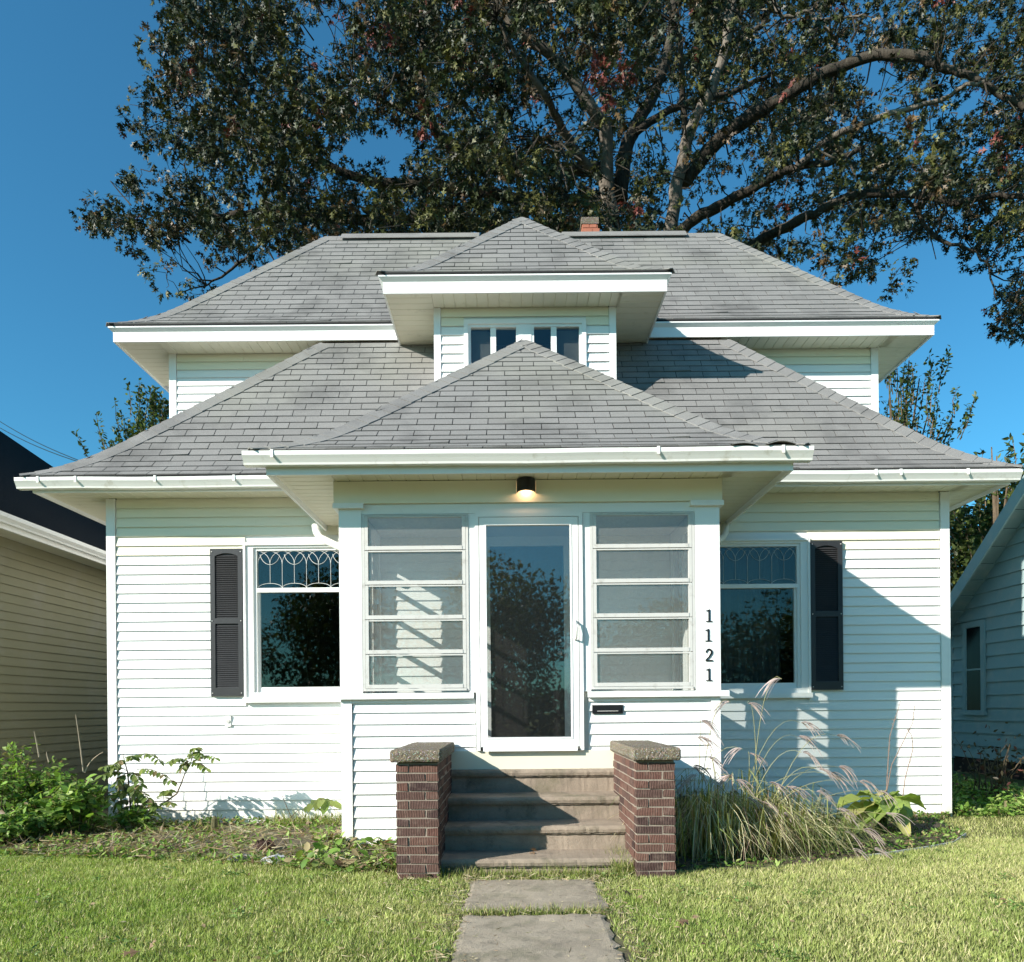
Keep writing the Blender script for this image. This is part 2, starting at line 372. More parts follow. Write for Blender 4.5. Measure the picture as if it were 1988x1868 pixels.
# ------------------------------------------------------------------ brick piers
def jit_box(lx, ly, lz, seed, a=0.0022):
    r = np.random.default_rng(seed); mb = MB(); c = 0.004
    v = [(x*lx/2, y*ly/2, z*lz/2) for z in (-1, 1) for x, y in ((-1,-1), (1,-1), (1,1), (-1,1))]
    mb.hexa([tuple(q+r.normal(0, a) for q in p) for p in v]); return mb
BR = {}
def brick_mesh(lx, ly, var):
    key = (round(lx, 3), round(ly, 3), var)
    if key not in BR: BR[key] = jit_box(lx, ly, 0.055, hash(key) % 9999).mesh('brick', M['brick'])
    return BR[key]
def pier(x0, x1, y0, y1, base, top, label, outer_sign):
    p = empty('brick_pier', ((x0+x1)/2, (y0+y1)/2, 0), label, 'brick pier', 'brick piers flanking the steps')
    MB().box(x0+0.005, x1-0.005, y0+0.005, y1-0.01, -0.1, top).build('mortar', M['mortar'], p)
    pitch = 0.0675; w = x1-x0; n = int((top-base)/pitch)+1; rr = random.Random(int(x0*100)+900)
    def b(cx, cy, cz, lx, ly):
        Mx = Matrix.Translation((cx+rr.gauss(0, .001), cy+rr.gauss(0, .001), cz)) @ Matrix.Rotation(rr.gauss(0, .006), 4, 'Y')
        inst('brick', brick_mesh(lx, ly, rr.randint(0, 2)), p, Mx)
    for i in range(n):
        zc = top-0.006-pitch*(i+0.5)
        small = 0.088; long = w-small-0.012
        odd = i % 2
        if odd: b(x0+long/2, y0+0.045, zc, long, 0.09); b(x1-small/2, y0+0.045, zc, small, 0.09)
        else: b(x0+small/2, y0+0.045, zc, small, 0.09); b(x1-long/2, y0+0.045, zc, long, 0.09)
        for xs in (x0+0.045, x1-0.045):
            y = y0+0.101; first = 0.098 if odd else 0.195
            while y < y1-0.02:
                l = min(first, y1-y); b(xs, y+l/2, zc, 0.09, l); y += l+0.011; first = 0.195
    return p
def capstone(x0, x1, y0, y1, z0, z1, parent, seed):
    r = np.random.default_rng(seed); nx, ny, nz = 26, 70, 5
    def grid(f, na, nb):
        return [[f(a/na, b_/nb) for b_ in range(nb+1)] for a in range(na+1)]
    mb = MB(); pts = {}
    def vert(i, j, k):
        key = (i, j, k)
        if key not in pts:
            x, y, z = x0+(x1-x0)*i/nx, y0+(y1-y0)*j/ny, z0+(z1-z0)*k/nz
            ex = min(i, nx-i); ez = min(k, nz-k); ey = min(j, ny-j)
            am = 0.0014
            q = [x+r.normal(0, am), y+r.normal(0, am), z+r.normal(0, am*0.7)]
            ne = (ex == 0)+(ez == 0)+(ey == 0)
            if ne >= 2:
                q[0] += (0.007 if i == 0 else -0.007 if i == nx else 0); q[1] += (0.008 if j == 0 else 0); q[2] += (0.005 if k == 0 else -0.007 if k == nz else 0)
            pts[key] = len(mb.v); mb.v.append(tuple(q)); mb.t.append(0.5)
        return pts[key]
    for i in range(nx):
        for j in range(ny):
            mb.f.append((vert(i,j,nz), vert(i+1,j,nz), vert(i+1,j+1,nz), vert(i,j+1,nz))); mb.f.append((vert(i,j+1,0), vert(i+1,j+1,0), vert(i+1,j,0), vert(i,j,0)))
    for i in range(nx):
        for k in range(nz):
            mb.f.append((vert(i,0,k), vert(i+1,0,k), vert(i+1,0,k+1), vert(i,0,k+1))); mb.f.append((vert(i+1,ny,k), vert(i,ny,k), vert(i,ny,k+1), vert(i+1,ny,k+1)))
    for j in range(ny):
        for k in range(nz):
            mb.f.append((vert(0,j+1,k), vert(0,j,k), vert(0,j,k+1), vert(0,j+1,k+1))); mb.f.append((vert(nx,j,k), vert(nx,j+1,k), vert(nx,j+1,k+1), vert(nx,j,k+1)))
    return mb.build('capstone', M['cap'], parent)
pl = pier(-0.865, -0.553, 5.73, 7.02, 0.0, 0.868, 'left brick pier of dark red combed brick under a rough concrete capstone', -1)
capstone(-0.905, -0.525, 5.68, 7.03, 0.876, 0.968, pl, 3)
prr = pier(0.915, 1.205, 5.74, 7.02, 0.0, 0.868, 'right brick pier beside the tall ornamental grass, under a rough concrete capstone', 1)
capstone(0.885, 1.245, 5.69, 7.03, 0.874, 0.968, prr, 5)

# ------------------------------------------------------------------ the white house
house = empty('white_house', (CX, YW, 0), 'white clapboard house with grey hip roofs, a central dormer and an enclosed front porch', 'house')

def split(x0, x1, z0, z1, holes):
    """intervals in x of the band z0..z1 not covered by holes"""
    segs = [(x0, x1)]
    for (hx0, hx1, hz0, hz1) in holes:
        if hz1 <= z0+0.004 or hz0 >= z1-0.004: continue
        out = []
        for a, b in segs:
            if hx1 <= a or hx0 >= b: out.append((a, b)); continue
            if hx0 > a+0.01: out.append((a, hx0))
            if hx1 < b-0.01: out.append((hx1, b))
        segs = out
    return segs
def backing(name, x0, x1, z0, z1, Y, th, holes, mat, parent):
    zs = sorted({z0, z1, *[h for hh in holes for h in hh[2:] if z0 < h < z1]})
    mb = MB()
    for a, b in zip(zs[:-1], zs[1:]):
        for c, d in split(x0, x1, a, b, holes): mb.box(c, d, Y, Y+th, a, b)
    return mb.build(name, mat, parent)
def boards(x0, x1, z0, z1, Y, pitch, holes, wall, mat, aged=None):
    n = int(math.ceil((z1-z0)/pitch)); r = random.Random(int(Y*100+x0*10))
    for i in range(n):
        b = z1-(i+1)*pitch; t = z1-i*pitch
        b = max(b, z0)
        if t-b < 0.02: continue
        segs = []
        for a, c in split(x0, x1, b, t, holes):
            if c-a > 3.0: k = r.uniform(a+0.6, c-0.6); segs += [(a, k-0.0015), (k+0.0015, c)]
            else: segs.append((a, c))
        for a, c in segs:
            if c-a < 0.015: continue
            mb = MB(); nseg = max(1, int((c-a)/0.8)); 
            xs = [a+(c-a)*k/nseg for k in range(nseg+1)]; vs = []; o = [r.gauss(0, 0.0012) for _ in xs]
            for x, q in zip(xs, o):
                vs += [(x, Y, b+0.013), (x, Y-0.0145+q, b+0.013), (x, Y-0.0185+q, b+q*0.5), (x, Y-0.0225+q, b+q*0.5), (x, Y-0.003, t+0.015), (x, Y, t+0.015)]
            m = 6; fs = [(k*m+j, k*m+(j+1) % m, (k+1)*m+(j+1) % m, (k+1)*m+j) for k in range(nseg) for j in range(m)]
            fs += [tuple(range(m))[::-1], tuple(nseg*m+j for j in range(m))]
            mb.add(vs, [f[::-1] for f in fs]); mb.build('clapboard', M['aged'] if (aged and t > aged) else mat, wall)

# window openings in the lower wall (x0,x1,z0,z1)
HWL = (-2.90, -1.72, 1.47, 3.10); HWR = (2.08, 3.26, 1.47, 3.10); HD = (-0.26, 0.62, 0.93, 3.12)
def shift(h, d): return (h[0]-d, h[1]+d, h[2]-d, h[3]+d)
CAS_L = (-2.995, -1.60, 1.37, 3.155); CAS_R = (1.95, 3.35, 1.37, 3.155); CAS_D = (-0.35, 0.71, 0.93, 3.21)
lw = backing('front_wall', WL, WR, -0.15, 3.66, YW, 0.14, [HWL, HWR, HD], M['siding'], house)
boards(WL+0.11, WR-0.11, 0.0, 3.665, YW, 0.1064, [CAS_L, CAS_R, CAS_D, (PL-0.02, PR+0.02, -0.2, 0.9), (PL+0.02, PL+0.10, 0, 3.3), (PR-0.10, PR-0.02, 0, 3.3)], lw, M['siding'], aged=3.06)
for a, b in ((WL, WL+0.10), (WR-0.10, WR)): MB().box(a, b, YW-0.028, YW-0.001, -0.03, 3.662).build('corner_board', M['trim'], lw)
MB().box(WL-0.001, WL+0.02, YW, 17.5, -0.15, 3.66).box(WR-0.02, WR+0.001, YW, 17.5, -0.15, 3.66).box(WL, WR, 17.4, 17.5, -0.15, 6.0).build('side_wall', M['siding'], house)
MB().box(WL+0.03, WR-0.03, YW-0.01, YW+0.05, -0.1, 0.0).build('foundation', M['mortar'], house)

def house_window(cas, hole, leaded, label=None):
    cx0, cx1, cz0, cz1 = cas; x0, x1, z0, z1 = hole; Y = YW
    w = MB()
    w.box(cx0, x0, Y-0.030, Y, cz0, cz1).box(x1, cx1, Y-0.030, Y, cz0, cz1)
    w.box(x0, x1, Y-0.030, Y, z1, cz1).box(x0, x1, Y-0.030, Y, cz0, z0)
    w.box(cx0-0.012, cx0+0.012, Y-0.048, Y-0.03, cz0, cz1).box(cx1-0.012, cx1+0.012, Y-0.048, Y-0.03, cz0, cz1)
    w.box(cx0+0.012, cx1-0.012, Y-0.052, Y-0.03, cz1-0.03, cz1)
    w = w.build('window', M['trim'], house)
    MB().box(cx0-0.02, cx1+0.02, Y-0.075, Y-0.031, cz0-0.012, cz0+0.045).build('window_sill', M['trim'], w)
    zt = 2.63
    f = MB()
    f.box(x0, x0+0.035, Y-0.01, Y+0.03, z0, z1).box(x1-0.035, x1, Y-0.01, Y+0.03, z0, z1).box(x0+0.035, x1-0.035, Y-0.01, Y+0.03, z1-0.03, z1)
    f.box(x0+0.035, x1-0.035, Y-0.012, Y+0.045, zt-0.03, zt+0.015).box(x0+0.035, x1-0.035, Y+0.015, Y+0.055, z0, z0+0.06)
    f.box(x0+0.035, x0+0.06, Y+0.015, Y+0.055, z0+0.06, zt-0.03).box(x1-0.06, x1-0.035, Y+0.015, Y+0.055, z0+0.06, zt-0.03)
    f.build('window_frame', M['trim'], w)
    MB().box(x0+0.03, x1-0.03, Y+0.008, Y+0.013, zt+0.01, z1-0.02).build('pane', M['glass'], w)
    MB().box(x0+0.05, x1-0.05, Y+0.03, Y+0.035, z0+0.05, zt-0.02).build('pane', M['glass'], w)
    # leaded cames in the transom
    c = MB(); a0, a1 = x0+0.045, x1-0.04; b0, b1 = zt+0.018, z1-0.035; H = b1-b0; n = 4; W = (a1-a0)/n; yy = Y+0.004; rr = 0.0032 if leaded else 0.002
    def arc(cx, cz, rx, rz, t0, t1, k=14):
        c.tube([(min(a1, max(a0, cx+rx*math.cos(t0+(t1-t0)*i/k))), yy, cz+rz*math.sin(t0+(t1-t0)*i/k)) for i in range(k+1)], rr, 4)
    for i in range(2*n-1): 
        xx = a0+W*(i+1)/2; c.tube([(xx, yy, b0 if i % 2 else b0+H*0.13), (xx, yy, b0+H*0.66)], rr, 4)
    for i in range(n+1):
        xc = a0+W*i; arc(xc, b0+H*0.66, W/2, H*0.34, 0, math.pi); 
        if i < n: arc(xc+W/2, b0+H*0.66, W/2, H*0.34, 0, math.pi); arc(xc+W/2, b0+H*1.0, W*0.42, H*0.36, math.pi*1.08, math.pi*1.92); arc(xc+W/2, b0, W/2, H*0.13, 0, math.pi)
    c.tube([(a0, yy, b0), (a0, yy, b1), (a1, yy, b1), (a1, yy, b0), (a0, yy, b0)], rr, 4)
    c.build('leaded_came', M['came'] if leaded else M['alum'], w)
    # the room behind
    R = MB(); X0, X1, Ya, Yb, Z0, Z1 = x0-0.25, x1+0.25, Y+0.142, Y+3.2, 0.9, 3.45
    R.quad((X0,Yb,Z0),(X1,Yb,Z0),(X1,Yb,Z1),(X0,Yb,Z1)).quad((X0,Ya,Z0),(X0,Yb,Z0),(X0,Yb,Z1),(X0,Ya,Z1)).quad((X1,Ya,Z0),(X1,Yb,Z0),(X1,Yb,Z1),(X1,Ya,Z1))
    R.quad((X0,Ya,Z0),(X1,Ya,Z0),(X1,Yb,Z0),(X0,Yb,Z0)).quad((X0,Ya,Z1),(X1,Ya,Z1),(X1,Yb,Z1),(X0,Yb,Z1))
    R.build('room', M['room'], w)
    return w
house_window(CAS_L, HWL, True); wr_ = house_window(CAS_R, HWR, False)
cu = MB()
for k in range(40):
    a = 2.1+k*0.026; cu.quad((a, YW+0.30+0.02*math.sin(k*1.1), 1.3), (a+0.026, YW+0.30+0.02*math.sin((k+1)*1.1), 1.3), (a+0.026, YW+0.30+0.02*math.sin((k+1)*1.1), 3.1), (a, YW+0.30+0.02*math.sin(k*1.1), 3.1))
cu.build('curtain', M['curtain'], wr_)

slat_me = MB().prism([(-0.010, -0.0125), (0.006, 0.012), (0.010, 0.012), (-0.004, -0.0125)], -0.5, 0.5, 'x').mesh('slat', M['shutter'])
def shutter(x0, x1, z0, z1):
    Y = YW-0.022; s = MB(); zm = z0+(z1-z0)*0.51; fw = 0.052
    s.box(x0, x0+fw, Y-0.030, Y, z0, z1).box(x1-fw, x1, Y-0.030, Y, z0, z1)
    s.box(x0+fw, x1-fw, Y-0.030, Y, z0, z0+0.095).box(x0+fw, x1-fw, Y-0.030, Y, zm-0.03, zm+0.03)
    n = 10; a, b = x0+fw, x1-fw
    poly = [(a, z1)] + [(a+(b-a)*k/n, z1-0.085+0.035*math.sin(math.pi*k/n)**0.8) for k in range(n+1)] + [(b, z1)]
    s.prism(poly, Y-0.030, Y, 'y')
    s.box(x0+fw, x1-fw, Y-0.003, Y, z0+0.09, z1-0.05)
    sh = s.build('shutter', M['shutter'], house)
    for (lo, hi) in ((z0+0.095, zm-0.03), (zm+0.03, z1-0.055)):
        n = int((hi-lo)/0.0235)
        for k in range(n):
            zc = lo+0.012+k*(hi-lo-0.01)/n
            inst('slat', slat_me, sh, Matrix.Translation(((x0+x1)/2, Y-0.015, zc)) @ Matrix.Diagonal((x1-x0-2*fw, 1, 1, 1)))
    sc_ = MB()
    for xx in (x0+0.02, x1-0.02):
        for zz in (z0+0.035, zm, z1-0.035): sc_.tube([(xx, Y-0.036, zz), (xx, Y-0.029, zz)], 0.006, 6)
    sc_.build('shutter_screw', M['alum'], sh)
shutter(-3.375, -3.012, 1.432, 3.088); shutter(3.362, 3.722, 1.445, 3.115)

oc = MB().box(-3.225, -3.165, YW-0.032, YW-0.010, 1.09, 1.21).build('socket_cover', M['gutter'], house)
MB().tube([(-3.195, YW-0.040, 1.15), (-3.195, YW-0.030, 1.15)], 0.02, 12).build('socket_lid', M['alum'], oc)

# ------------------------------------------------------------------ porch
def awning_window(x0, x1, z0, z1, face, n=5, axis='x', Y=YP):
    """stack of n framed panes. axis x: in plane y=Y facing -y ; axis y: x->y in plane x=Y facing sign face"""
    def B(mb, a0, a1, d0, d1, c0, c1):
        if axis == 'x': return mb.box(a0, a1, Y+d0, Y+d1, c0, c1)
        lo, hi = sorted((Y-face*d0, Y-face*d1)); return mb.box(lo, hi, a0, a1, c0, c1)
    o = MB(); B(o, x0, x0+0.024, -0.02, 0.05, z0, z1); B(o, x1-0.024, x1, -0.02, 0.05, z0, z1)
    B(o, x0+0.024, x1-0.024, -0.02, 0.05, z1-0.012, z1); B(o, x0+0.024, x1-0.024, -0.03, 0.05, z0, z0+0.02)
    win = o.build('awning_window', M['alum'], house)
    h = (z1-z0-0.032)/n; fw = 0.030
    for i in range(n):
        a, b = x0+0.026, x1-0.026; c = z0+0.020+i*h+0.004; d = c+h-0.007; k = 0.012
        s = MB()
        B(s, a, a+fw, -0.022, 0.006, c, d); B(s, b-fw, b, -0.022, 0.006, c, d)
        B(s, a+fw, b-fw, -0.026, 0.006, c, c+fw*1.15); B(s, a+fw, b-fw, -0.020, 0.006, d-0.012, d)
        s = s.build('sash', M['alum'], win)
        g_ = MB(); B(g_, a+fw-0.004, b-fw+0.004, -0.006, -0.002, c+fw, d-0.008); g_.build('pane', M['dustglass'], s)
    return win
porch = backing('porch_wall', PL+0.01, PR-0.01, 0.0, 1.42, YP+0.03, 0.10, [(-0.33, 0.66, 0.7, 2.0)], M['porchin'], house)
PS = 0.1060
boards(PL+0.108, -0.335, 0.03, 1.345, YP+0.03, PS, [(-0.60, 1.5, -1, 0.70)], porch, M['siding'])
boards(0.70, PR-0.09, 0.03, 1.345, YP+0.03, PS, [(-1, 0.95, -1, 0.70)], porch, M['siding'])
for a, b in ((PL, PL+0.10), (PR-0.085, PR)): MB().box(a, b, YP, YP+0.03, -0.02, 1.36).build('corner_board', M['trim'], porch)
# sill boards and posts
MB().box(PL-0.04, -0.345, YP-0.045, YP+0.16, 1.362, 1.415).build('sill_board', M['trim'], porch)
MB().box(0.69, PR+0.07, YP-0.045, YP+0.16, 1.362, 1.415).build('sill_board', M['trim'], porch)
for a, b in ((PL+0.101, -0.35), (0.70, PR-0.086)): MB().box(a, b, YP+0.002, YP+0.029, 1.325, 1.36).build('apron_board', M['trim'], porch)
for x0, x1 in ((PL+0.0, PL+0.205), (PR-0.225, PR+0.0)):
    po = MB().box(x0, x1, YP-0.02, YP+0.19, 1.416, 3.10).build('porch_post', M['trim'], house)
    MB().box(x0-0.045, x1+0.028 if x0 < 0 else x1+0.03, YP-0.065, YP+0.16, 3.09, 3.135).build('post_cap', M['trim'], po)
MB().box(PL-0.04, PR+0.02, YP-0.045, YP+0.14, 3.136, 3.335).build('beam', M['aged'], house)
MB().box(PL+0.205, PR-0.225, YP-0.012, YP+0.12, 3.045, 3.134).build('header_board', M['trim'], house)
awning_window(-1.352, -0.385, 1.435, 3.04, 1)
awning_window(0.722, 1.672, 1.435, 3.04, 1)
# mullion boards
MB().box(-0.384, -0.325, YP-0.012, YP+0.10, 1.417, 3.043).build('mullion_board', M['trim'], house)
MB().box(0.655, 0.721, YP-0.012, YP+0.10, 1.417, 3.043).build('mullion_board', M['trim'], house)
# porch side walls (lower part, sill, posts, windows)
for xs, s in ((PL, -1), (PR, 1)):
    a, b = sorted((xs, xs-s*0.10))
    sw = MB().box(a, b, YP+0.132, YW-0.02, 0.0, 1.40)
    sw.box(a, b, YP+0.192, YW-0.02, 3.06, 3.33)
    for (y0, y1) in ((7.40, 7.48), (8.00, 8.12), (8.60, 8.695)): sw.box(a, b, y0, y1, 1.401, 3.06)
    sw = sw.build('porch_side_wall', M['trim'], house)
    for (y0, y1) in ((7.235, 7.398), (7.482, 7.998), (8.122, 8.598)): awning_window(y0, y1, 1.405, 3.055, s, 5, 'y', xs-s*0.03)
# porch floor, ceiling
MB().box(PL+0.11, PR-0.11, YP+0.14, YW-0.021, 0.80, 0.90).build('porch_floor', M['porchfloor'], house)
MB().box(PL+0.11, PR-0.11, YP+0.142, YW-0.021, 3.20, 3.24).build('porch_ceiling', M['porchin'], house)
# storm door
d = MB(); X0, X1, Z0, Z1 = -0.325, 0.652, 0.884, 3.043
d.box(X0, X0+0.035, YP-0.030, YP+0.06, Z0, Z1).box(X1-0.035, X1, YP-0.030, YP+0.06, Z0, Z1).box(X0+0.035, X1-0.035, YP-0.030, YP+0.06, Z1-0.035, Z1)
frame = d.build('door_frame', M['trim'], house)
x0, x1, z0, z1 = X0+0.041, X1-0.041, 0.920, Z1-0.041
gx0, gx1, gz0, gz1 = -0.232, 0.545, 1.005, 2.930
dm = MB().box(x0, gx0, YP-0.032, YP+0.004, z0, z1).box(gx1, x1, YP-0.032, YP+0.004, z0, z1).box(gx0, gx1, YP-0.032, YP+0.004, gz1, z1).box(gx0, gx1, YP-0.032, YP+0.004, z0, gz0)
sd = dm.build('storm_door', M['trim'], house)
MB().box(gx0-0.006, gx1+0.006, YP-0.014, YP-0.009, gz0-0.004, gz1+0.004).build('pane', M['doorglass'], sd)
g_ = MB()
for a, b, c, e in ((gx0-.008, gx0+.010, gz0, gz1), (gx1-.010, gx1+.008, gz0, gz1)): g_.box(a, b, YP-0.037, YP-0.0325, c, e)
g_.box(gx0-.008, gx1+.008, YP-0.037, YP-0.0325, gz1, gz1+.012).box(gx0-.008, gx1+.008, YP-0.037, YP-0.0325, gz0-.014, gz0); g_.build('glazing_bead', M['trim'], sd)
hx = 0.578
MB().tube([(hx, YP-0.033, 2.06), (hx, YP-0.075, 2.05), (hx+0.008, YP-0.085, 1.98), (hx+0.006, YP-0.08, 1.90), (hx, YP-0.033, 1.885)], [0.010, 0.011, 0.012, 0.011, 0.009], 8).build('handle', M['gutter'], sd, True)
MB().box(x0+0.02, x1-0.02, YP-0.055, YP-0.033, 0.880, 0.918).build('door_sill', M['trim'], house)
MB().box(-0.58, 0.935, YP+0.0, YP+0.03, 0.700, 0.882).build('kick_board', M['cream'], house)
# inner door on the house wall
dx0, dx1, dz0, dz1 = -0.235, 0.595, 0.95, 3.095
cm = MB().box(-0.35, dx0, YW-0.028, YW+0.02, 0.91, 3.21).box(dx1, 0.71, YW-0.028, YW+0.02, 0.91, 3.21).box(dx0, dx1, YW-0.028, YW+0.02, dz1, 3.21).build('inner_door_casing', M['trim'], house)
idr = MB().box(dx0, dx1, YW+0.005, YW+0.05, dz0, dz1)
idr = idr.build('inner_door', M['door'], house)
pm = MB()
for a, b in ((dx0+0.11, dx0+0.36), (dx0+0.47, dx0+0.72)):
    for lo, hi in ((1.10, 1.75), (1.95, 2.95)):
        pm.box(a, b, YW-0.001, YW+0.005, lo, lo+0.02).box(a, b, YW-0.001, YW+0.005, hi-0.02, hi).box(a, a+0.02, YW-0.001, YW+0.005, lo+0.02, hi-0.02).box(b-0.02, b, YW-0.001, YW+0.005, lo+0.02, hi-0.02)
pm.build('panel_moulding', M['door'], idr)
kn = MB(); kx = dx1-0.055
for zz, r0 in ((1.885, 0.032), (2.025, 0.026)):
    kn.tube([(kx, YW+0.004, zz), (kx, YW-0.012, zz), (kx, YW-0.03, zz), (kx, YW-0.055, zz), (kx, YW-0.065, zz)], [r0, r0*0.6, r0*0.5, r0*0.95, r0*0.5], 14)
kn.build('door_knob', M['chrome'], idr, True)
# mail slot
ms_x0, ms_x1, ms_z0, ms_z1 = at(1149.8, 1380, YP)[0], at(1209.6, 1380, YP)[0], 1.212, 1.292
ms = MB().box(ms_x0, ms_x1, YP+0.000, YP+0.012, ms_z0, ms_z1).build('mail_slot', M['black'], house)
MB().box(ms_x0+0.035, ms_x1-0.02, YP-0.006, YP-0.001, ms_z0+0.018, ms_z0+0.05).build('slot_flap', M['black'], ms)
MB().box(ms_x0+0.045, ms_x1-0.045, YP-0.009, YP-0.0065, ms_z0+0.022, ms_z0+0.027).build('slot_edge', M['alum'], ms)
# ------------------------------------------------------------------ roofs
def prof(t, w=0.3, r=0.42):
    tot = w*(1+r)/2 + 1-w
    f = r*t+(1-r)*t*t/(2*w) if t < w else w*(1+r)/2+(t-w)
    return f/tot
n_single = [0]; rest = MB(); shingle_parent = [None]
class Roof:
    def __init__(s, XLe, XLt, XRe, XRt, Yfe, Yft, Ybe, Ybt, ze, zt, n, w=0.3, r=0.42):
        s.XL = lambda t: XLe+(XLt-XLe)*t; s.XR = lambda t: XRe+(XRt-XRe)*t
        s.Yf = lambda t: Yfe+(Yft-Yfe)*t; s.Yb = lambda t: Ybe+(Ybt-Ybe)*t
        s.z = lambda t: ze+(zt-ze)*prof(t, w, r); s.n = n
        # equal course lengths on the slope
        ts = np.linspace(0, 1, 600); yy = np.array([s.Yf(t) for t in ts]); zz = np.array([s.z(t) for t in ts])
        L = np.concatenate([[0], np.cumsum(np.hypot(np.diff(yy), np.diff(zz)))]); s.len = L[-1]
        s.ts = [float(np.interp(L[-1]*k/n, L, ts)) for k in range(n+1)]
    def c(s, t, i, j): return Vector((s.XL(t) if i == 0 else s.XR(t), s.Yf(t) if j == 0 else s.Yb(t), s.z(t)))
    def base(s, name, parent, label=None):
        mb = MB(); vs = []
        for t in s.ts: vs += [s.c(t,0,0), s.c(t,1,0), s.c(t,1,1), s.c(t,0,1)]
        m = len(s.ts); fs = []
        for k in range(m-1):
            for a in range(4): fs.append((k*4+a, k*4+(a+1) % 4, (k+1)*4+(a+1) % 4, (k+1)*4+a))
        b = len(vs); vs += [v-Vector((0, 0, 0.02)) for v in vs[:4]]
        for a in range(4): fs.append((b+a, b+(a+1) % 4, (a+1) % 4, a))
        fs.append((b+3, b+2, b+1, b)); fs.append((4*m-4, 4*m-3, 4*m-2, 4*m-1))
        mb.add(vs, fs); s.o = mb.build(name, M['felt'], parent)
        if label: s.o['label'] = label
        return s.o
    def face(s, A, B, seed, single=False, W=0.33, lift=0.009):
        r = random.Random(seed); e = (B(0)-A(0)).normalized(); O = A(0)
        for k in range(s.n):
            t0, t1 = s.ts[k], s.ts[k+1]; A0, B0, A1, B1 = A(t0), B(t0), A(t1), B(t1)
            up = ((A1+B1)/2-(A0+B0)/2); up = (up-e*up.dot(e)); ul = up.length; up.normalize(); nn = e.cross(up).normalized()
            if nn.z < 0: nn = -nn
            uA0, uB0, uA1, uB1 = [(q-O).dot(e) for q in (A0, B0, A1, B1)]
            off = (k % 2)*W/2 + r.uniform(-0.025, 0.025) - W*40
            j0 = int((min(uA0, uA1)-off)/W)-1; j1 = int((max(uB0, uB1)-off)/W)+1
            gb = 0.0075
            for j in range(j0, j1+1):
                ua, ub = off+j*W+0.004, off+(j+1)*W-0.004
                fA = gb/ul
                xa0 = uA0+(uA1-uA0)*fA; xb0 = uB0+(uB1-uB0)*fA
                a0, b0, a1, b1 = max(ua, xa0), min(ub, xb0), max(ua, uA1), min(ub, uB1)
                if b0-a0 < 0.02: continue
                if b1 <= a1: mid = min(max((a1+b1)/2, a0), b0); a1, b1 = mid, mid+0.001
                bow = r.gauss(0, 0.0012)+(r.uniform(.004, .012) if r.random() < 0.04 else 0); L0 = lift+r.gauss(0, 0.0008); j_ = r.gauss(0, 0.0015)
                def pt(u, top, h):
                    base = (A1+e*(u-uA1)) if top else (A0+e*(u-uA0)+up*(gb+j_)); 
                    if not top: base = A0+e*(u-uA0)+up*(gb+j_)
                    return base+nn*h
                v = [pt(a0,0,0), pt(b0,0,0), pt(b1,1,-0.002), pt(a1,1,-0.002), pt(a0,0,L0), pt(b0,0,L0+bow), pt(b1,1,0.003), pt(a1,1,0.003)]
                tn = min(1, max(0, r.gauss(0.5, 0.24)))
                if single and n_single[0] < 300:
                    mb = MB(); mb.tint = tn; mb.hexa(v); mb.build('shingle', M['shingle'], s.o); n_single[0] += 1
                else:
                    rest.tint = tn; rest.hexa(v)
    def front(s, seed, single=False): s.face(lambda t: s.c(t,0,0), lambda t: s.c(t,1,0), seed, single)
    def sides(s, seed):
        s.face(lambda t: s.c(t,0,1), lambda t: s.c(t,0,0), seed); s.face(lambda t: s.c(t,1,0), lambda t: s.c(t,1,1), seed+1)
    def hips(s, seed, step=0.145, w=0.155):
        r = random.Random(seed)
        for side in (0, 1):
            ts = np.linspace(0, 1, 500); pts = [s.c(t, side, 0) for t in ts]
            L = np.concatenate([[0], np.cumsum([(pts[i+1]-pts[i]).length for i in range(499)])])
            n = int(L[-1]/step); sg = 1 if side == 0 else -1
            for k in range(n):
                a, b = float(np.interp(k*L[-1]/n, L, ts)), float(np.interp(min(L[-1], (k+1.25)*L[-1]/n), L, ts))
                p0, p1 = s.c(a, side, 0), s.c(b, side, 0); d = (p1-p0).normalized()
                tf = (a+b)/2; dF = Vector((0, s.Yf(tf+.01)-s.Yf(tf), s.z(tf+.01)-s.z(tf))).normalized()
                nF = Vector((1,0,0)).cross(dF); nF *= (1 if nF.z > 0 else -1)
                Xf = s.XL if side == 0 else s.XR
                dS = Vector((Xf(tf+.01)-Xf(tf), 0, s.z(tf+.01)-s.z(tf))).normalized(); nS = Vector((0,1,0)).cross(dS); nS *= (1 if nS.z > 0 else -1)
                wf = nF.cross(d).normalized(); wf *= (1 if wf.x*sg > 0 else -1)
                ws = nS.cross(d).normalized(); ws *= (1 if ws.y > 0 else -1)
                nr = (nF+nS).normalized(); h0, h1 = 0.0195+r.gauss(0, .0008), 0.011; ww = (w+r.gauss(0, .003))*min(1, 0.35+0.25*k)
                th = 0.008; vs = []
                for p, h, nx in ((p0, h0, 0), (p1, h1, 0)):
                    vs += [p+ws*ww+nS*h*0.9, p+nr*(h+0.004), p+wf*ww+nF*h*0.9]
                vs += [v-nr*th for v in vs]
                mb = MB(); mb.tint = min(1, max(0, r.gauss(0.6, 0.2)))
                fs = [(0,1,4,3), (1,2,5,4), (6,9,10,7), (7,10,11,8), (0,6,7,1), (1,7,8,2), (3,4,10,9), (4,5,11,10), (0,3,9,6), (2,8,11,5)]
                mb.add(vs, fs); mb.build('cap_shingle', M['shingle'], s.o)

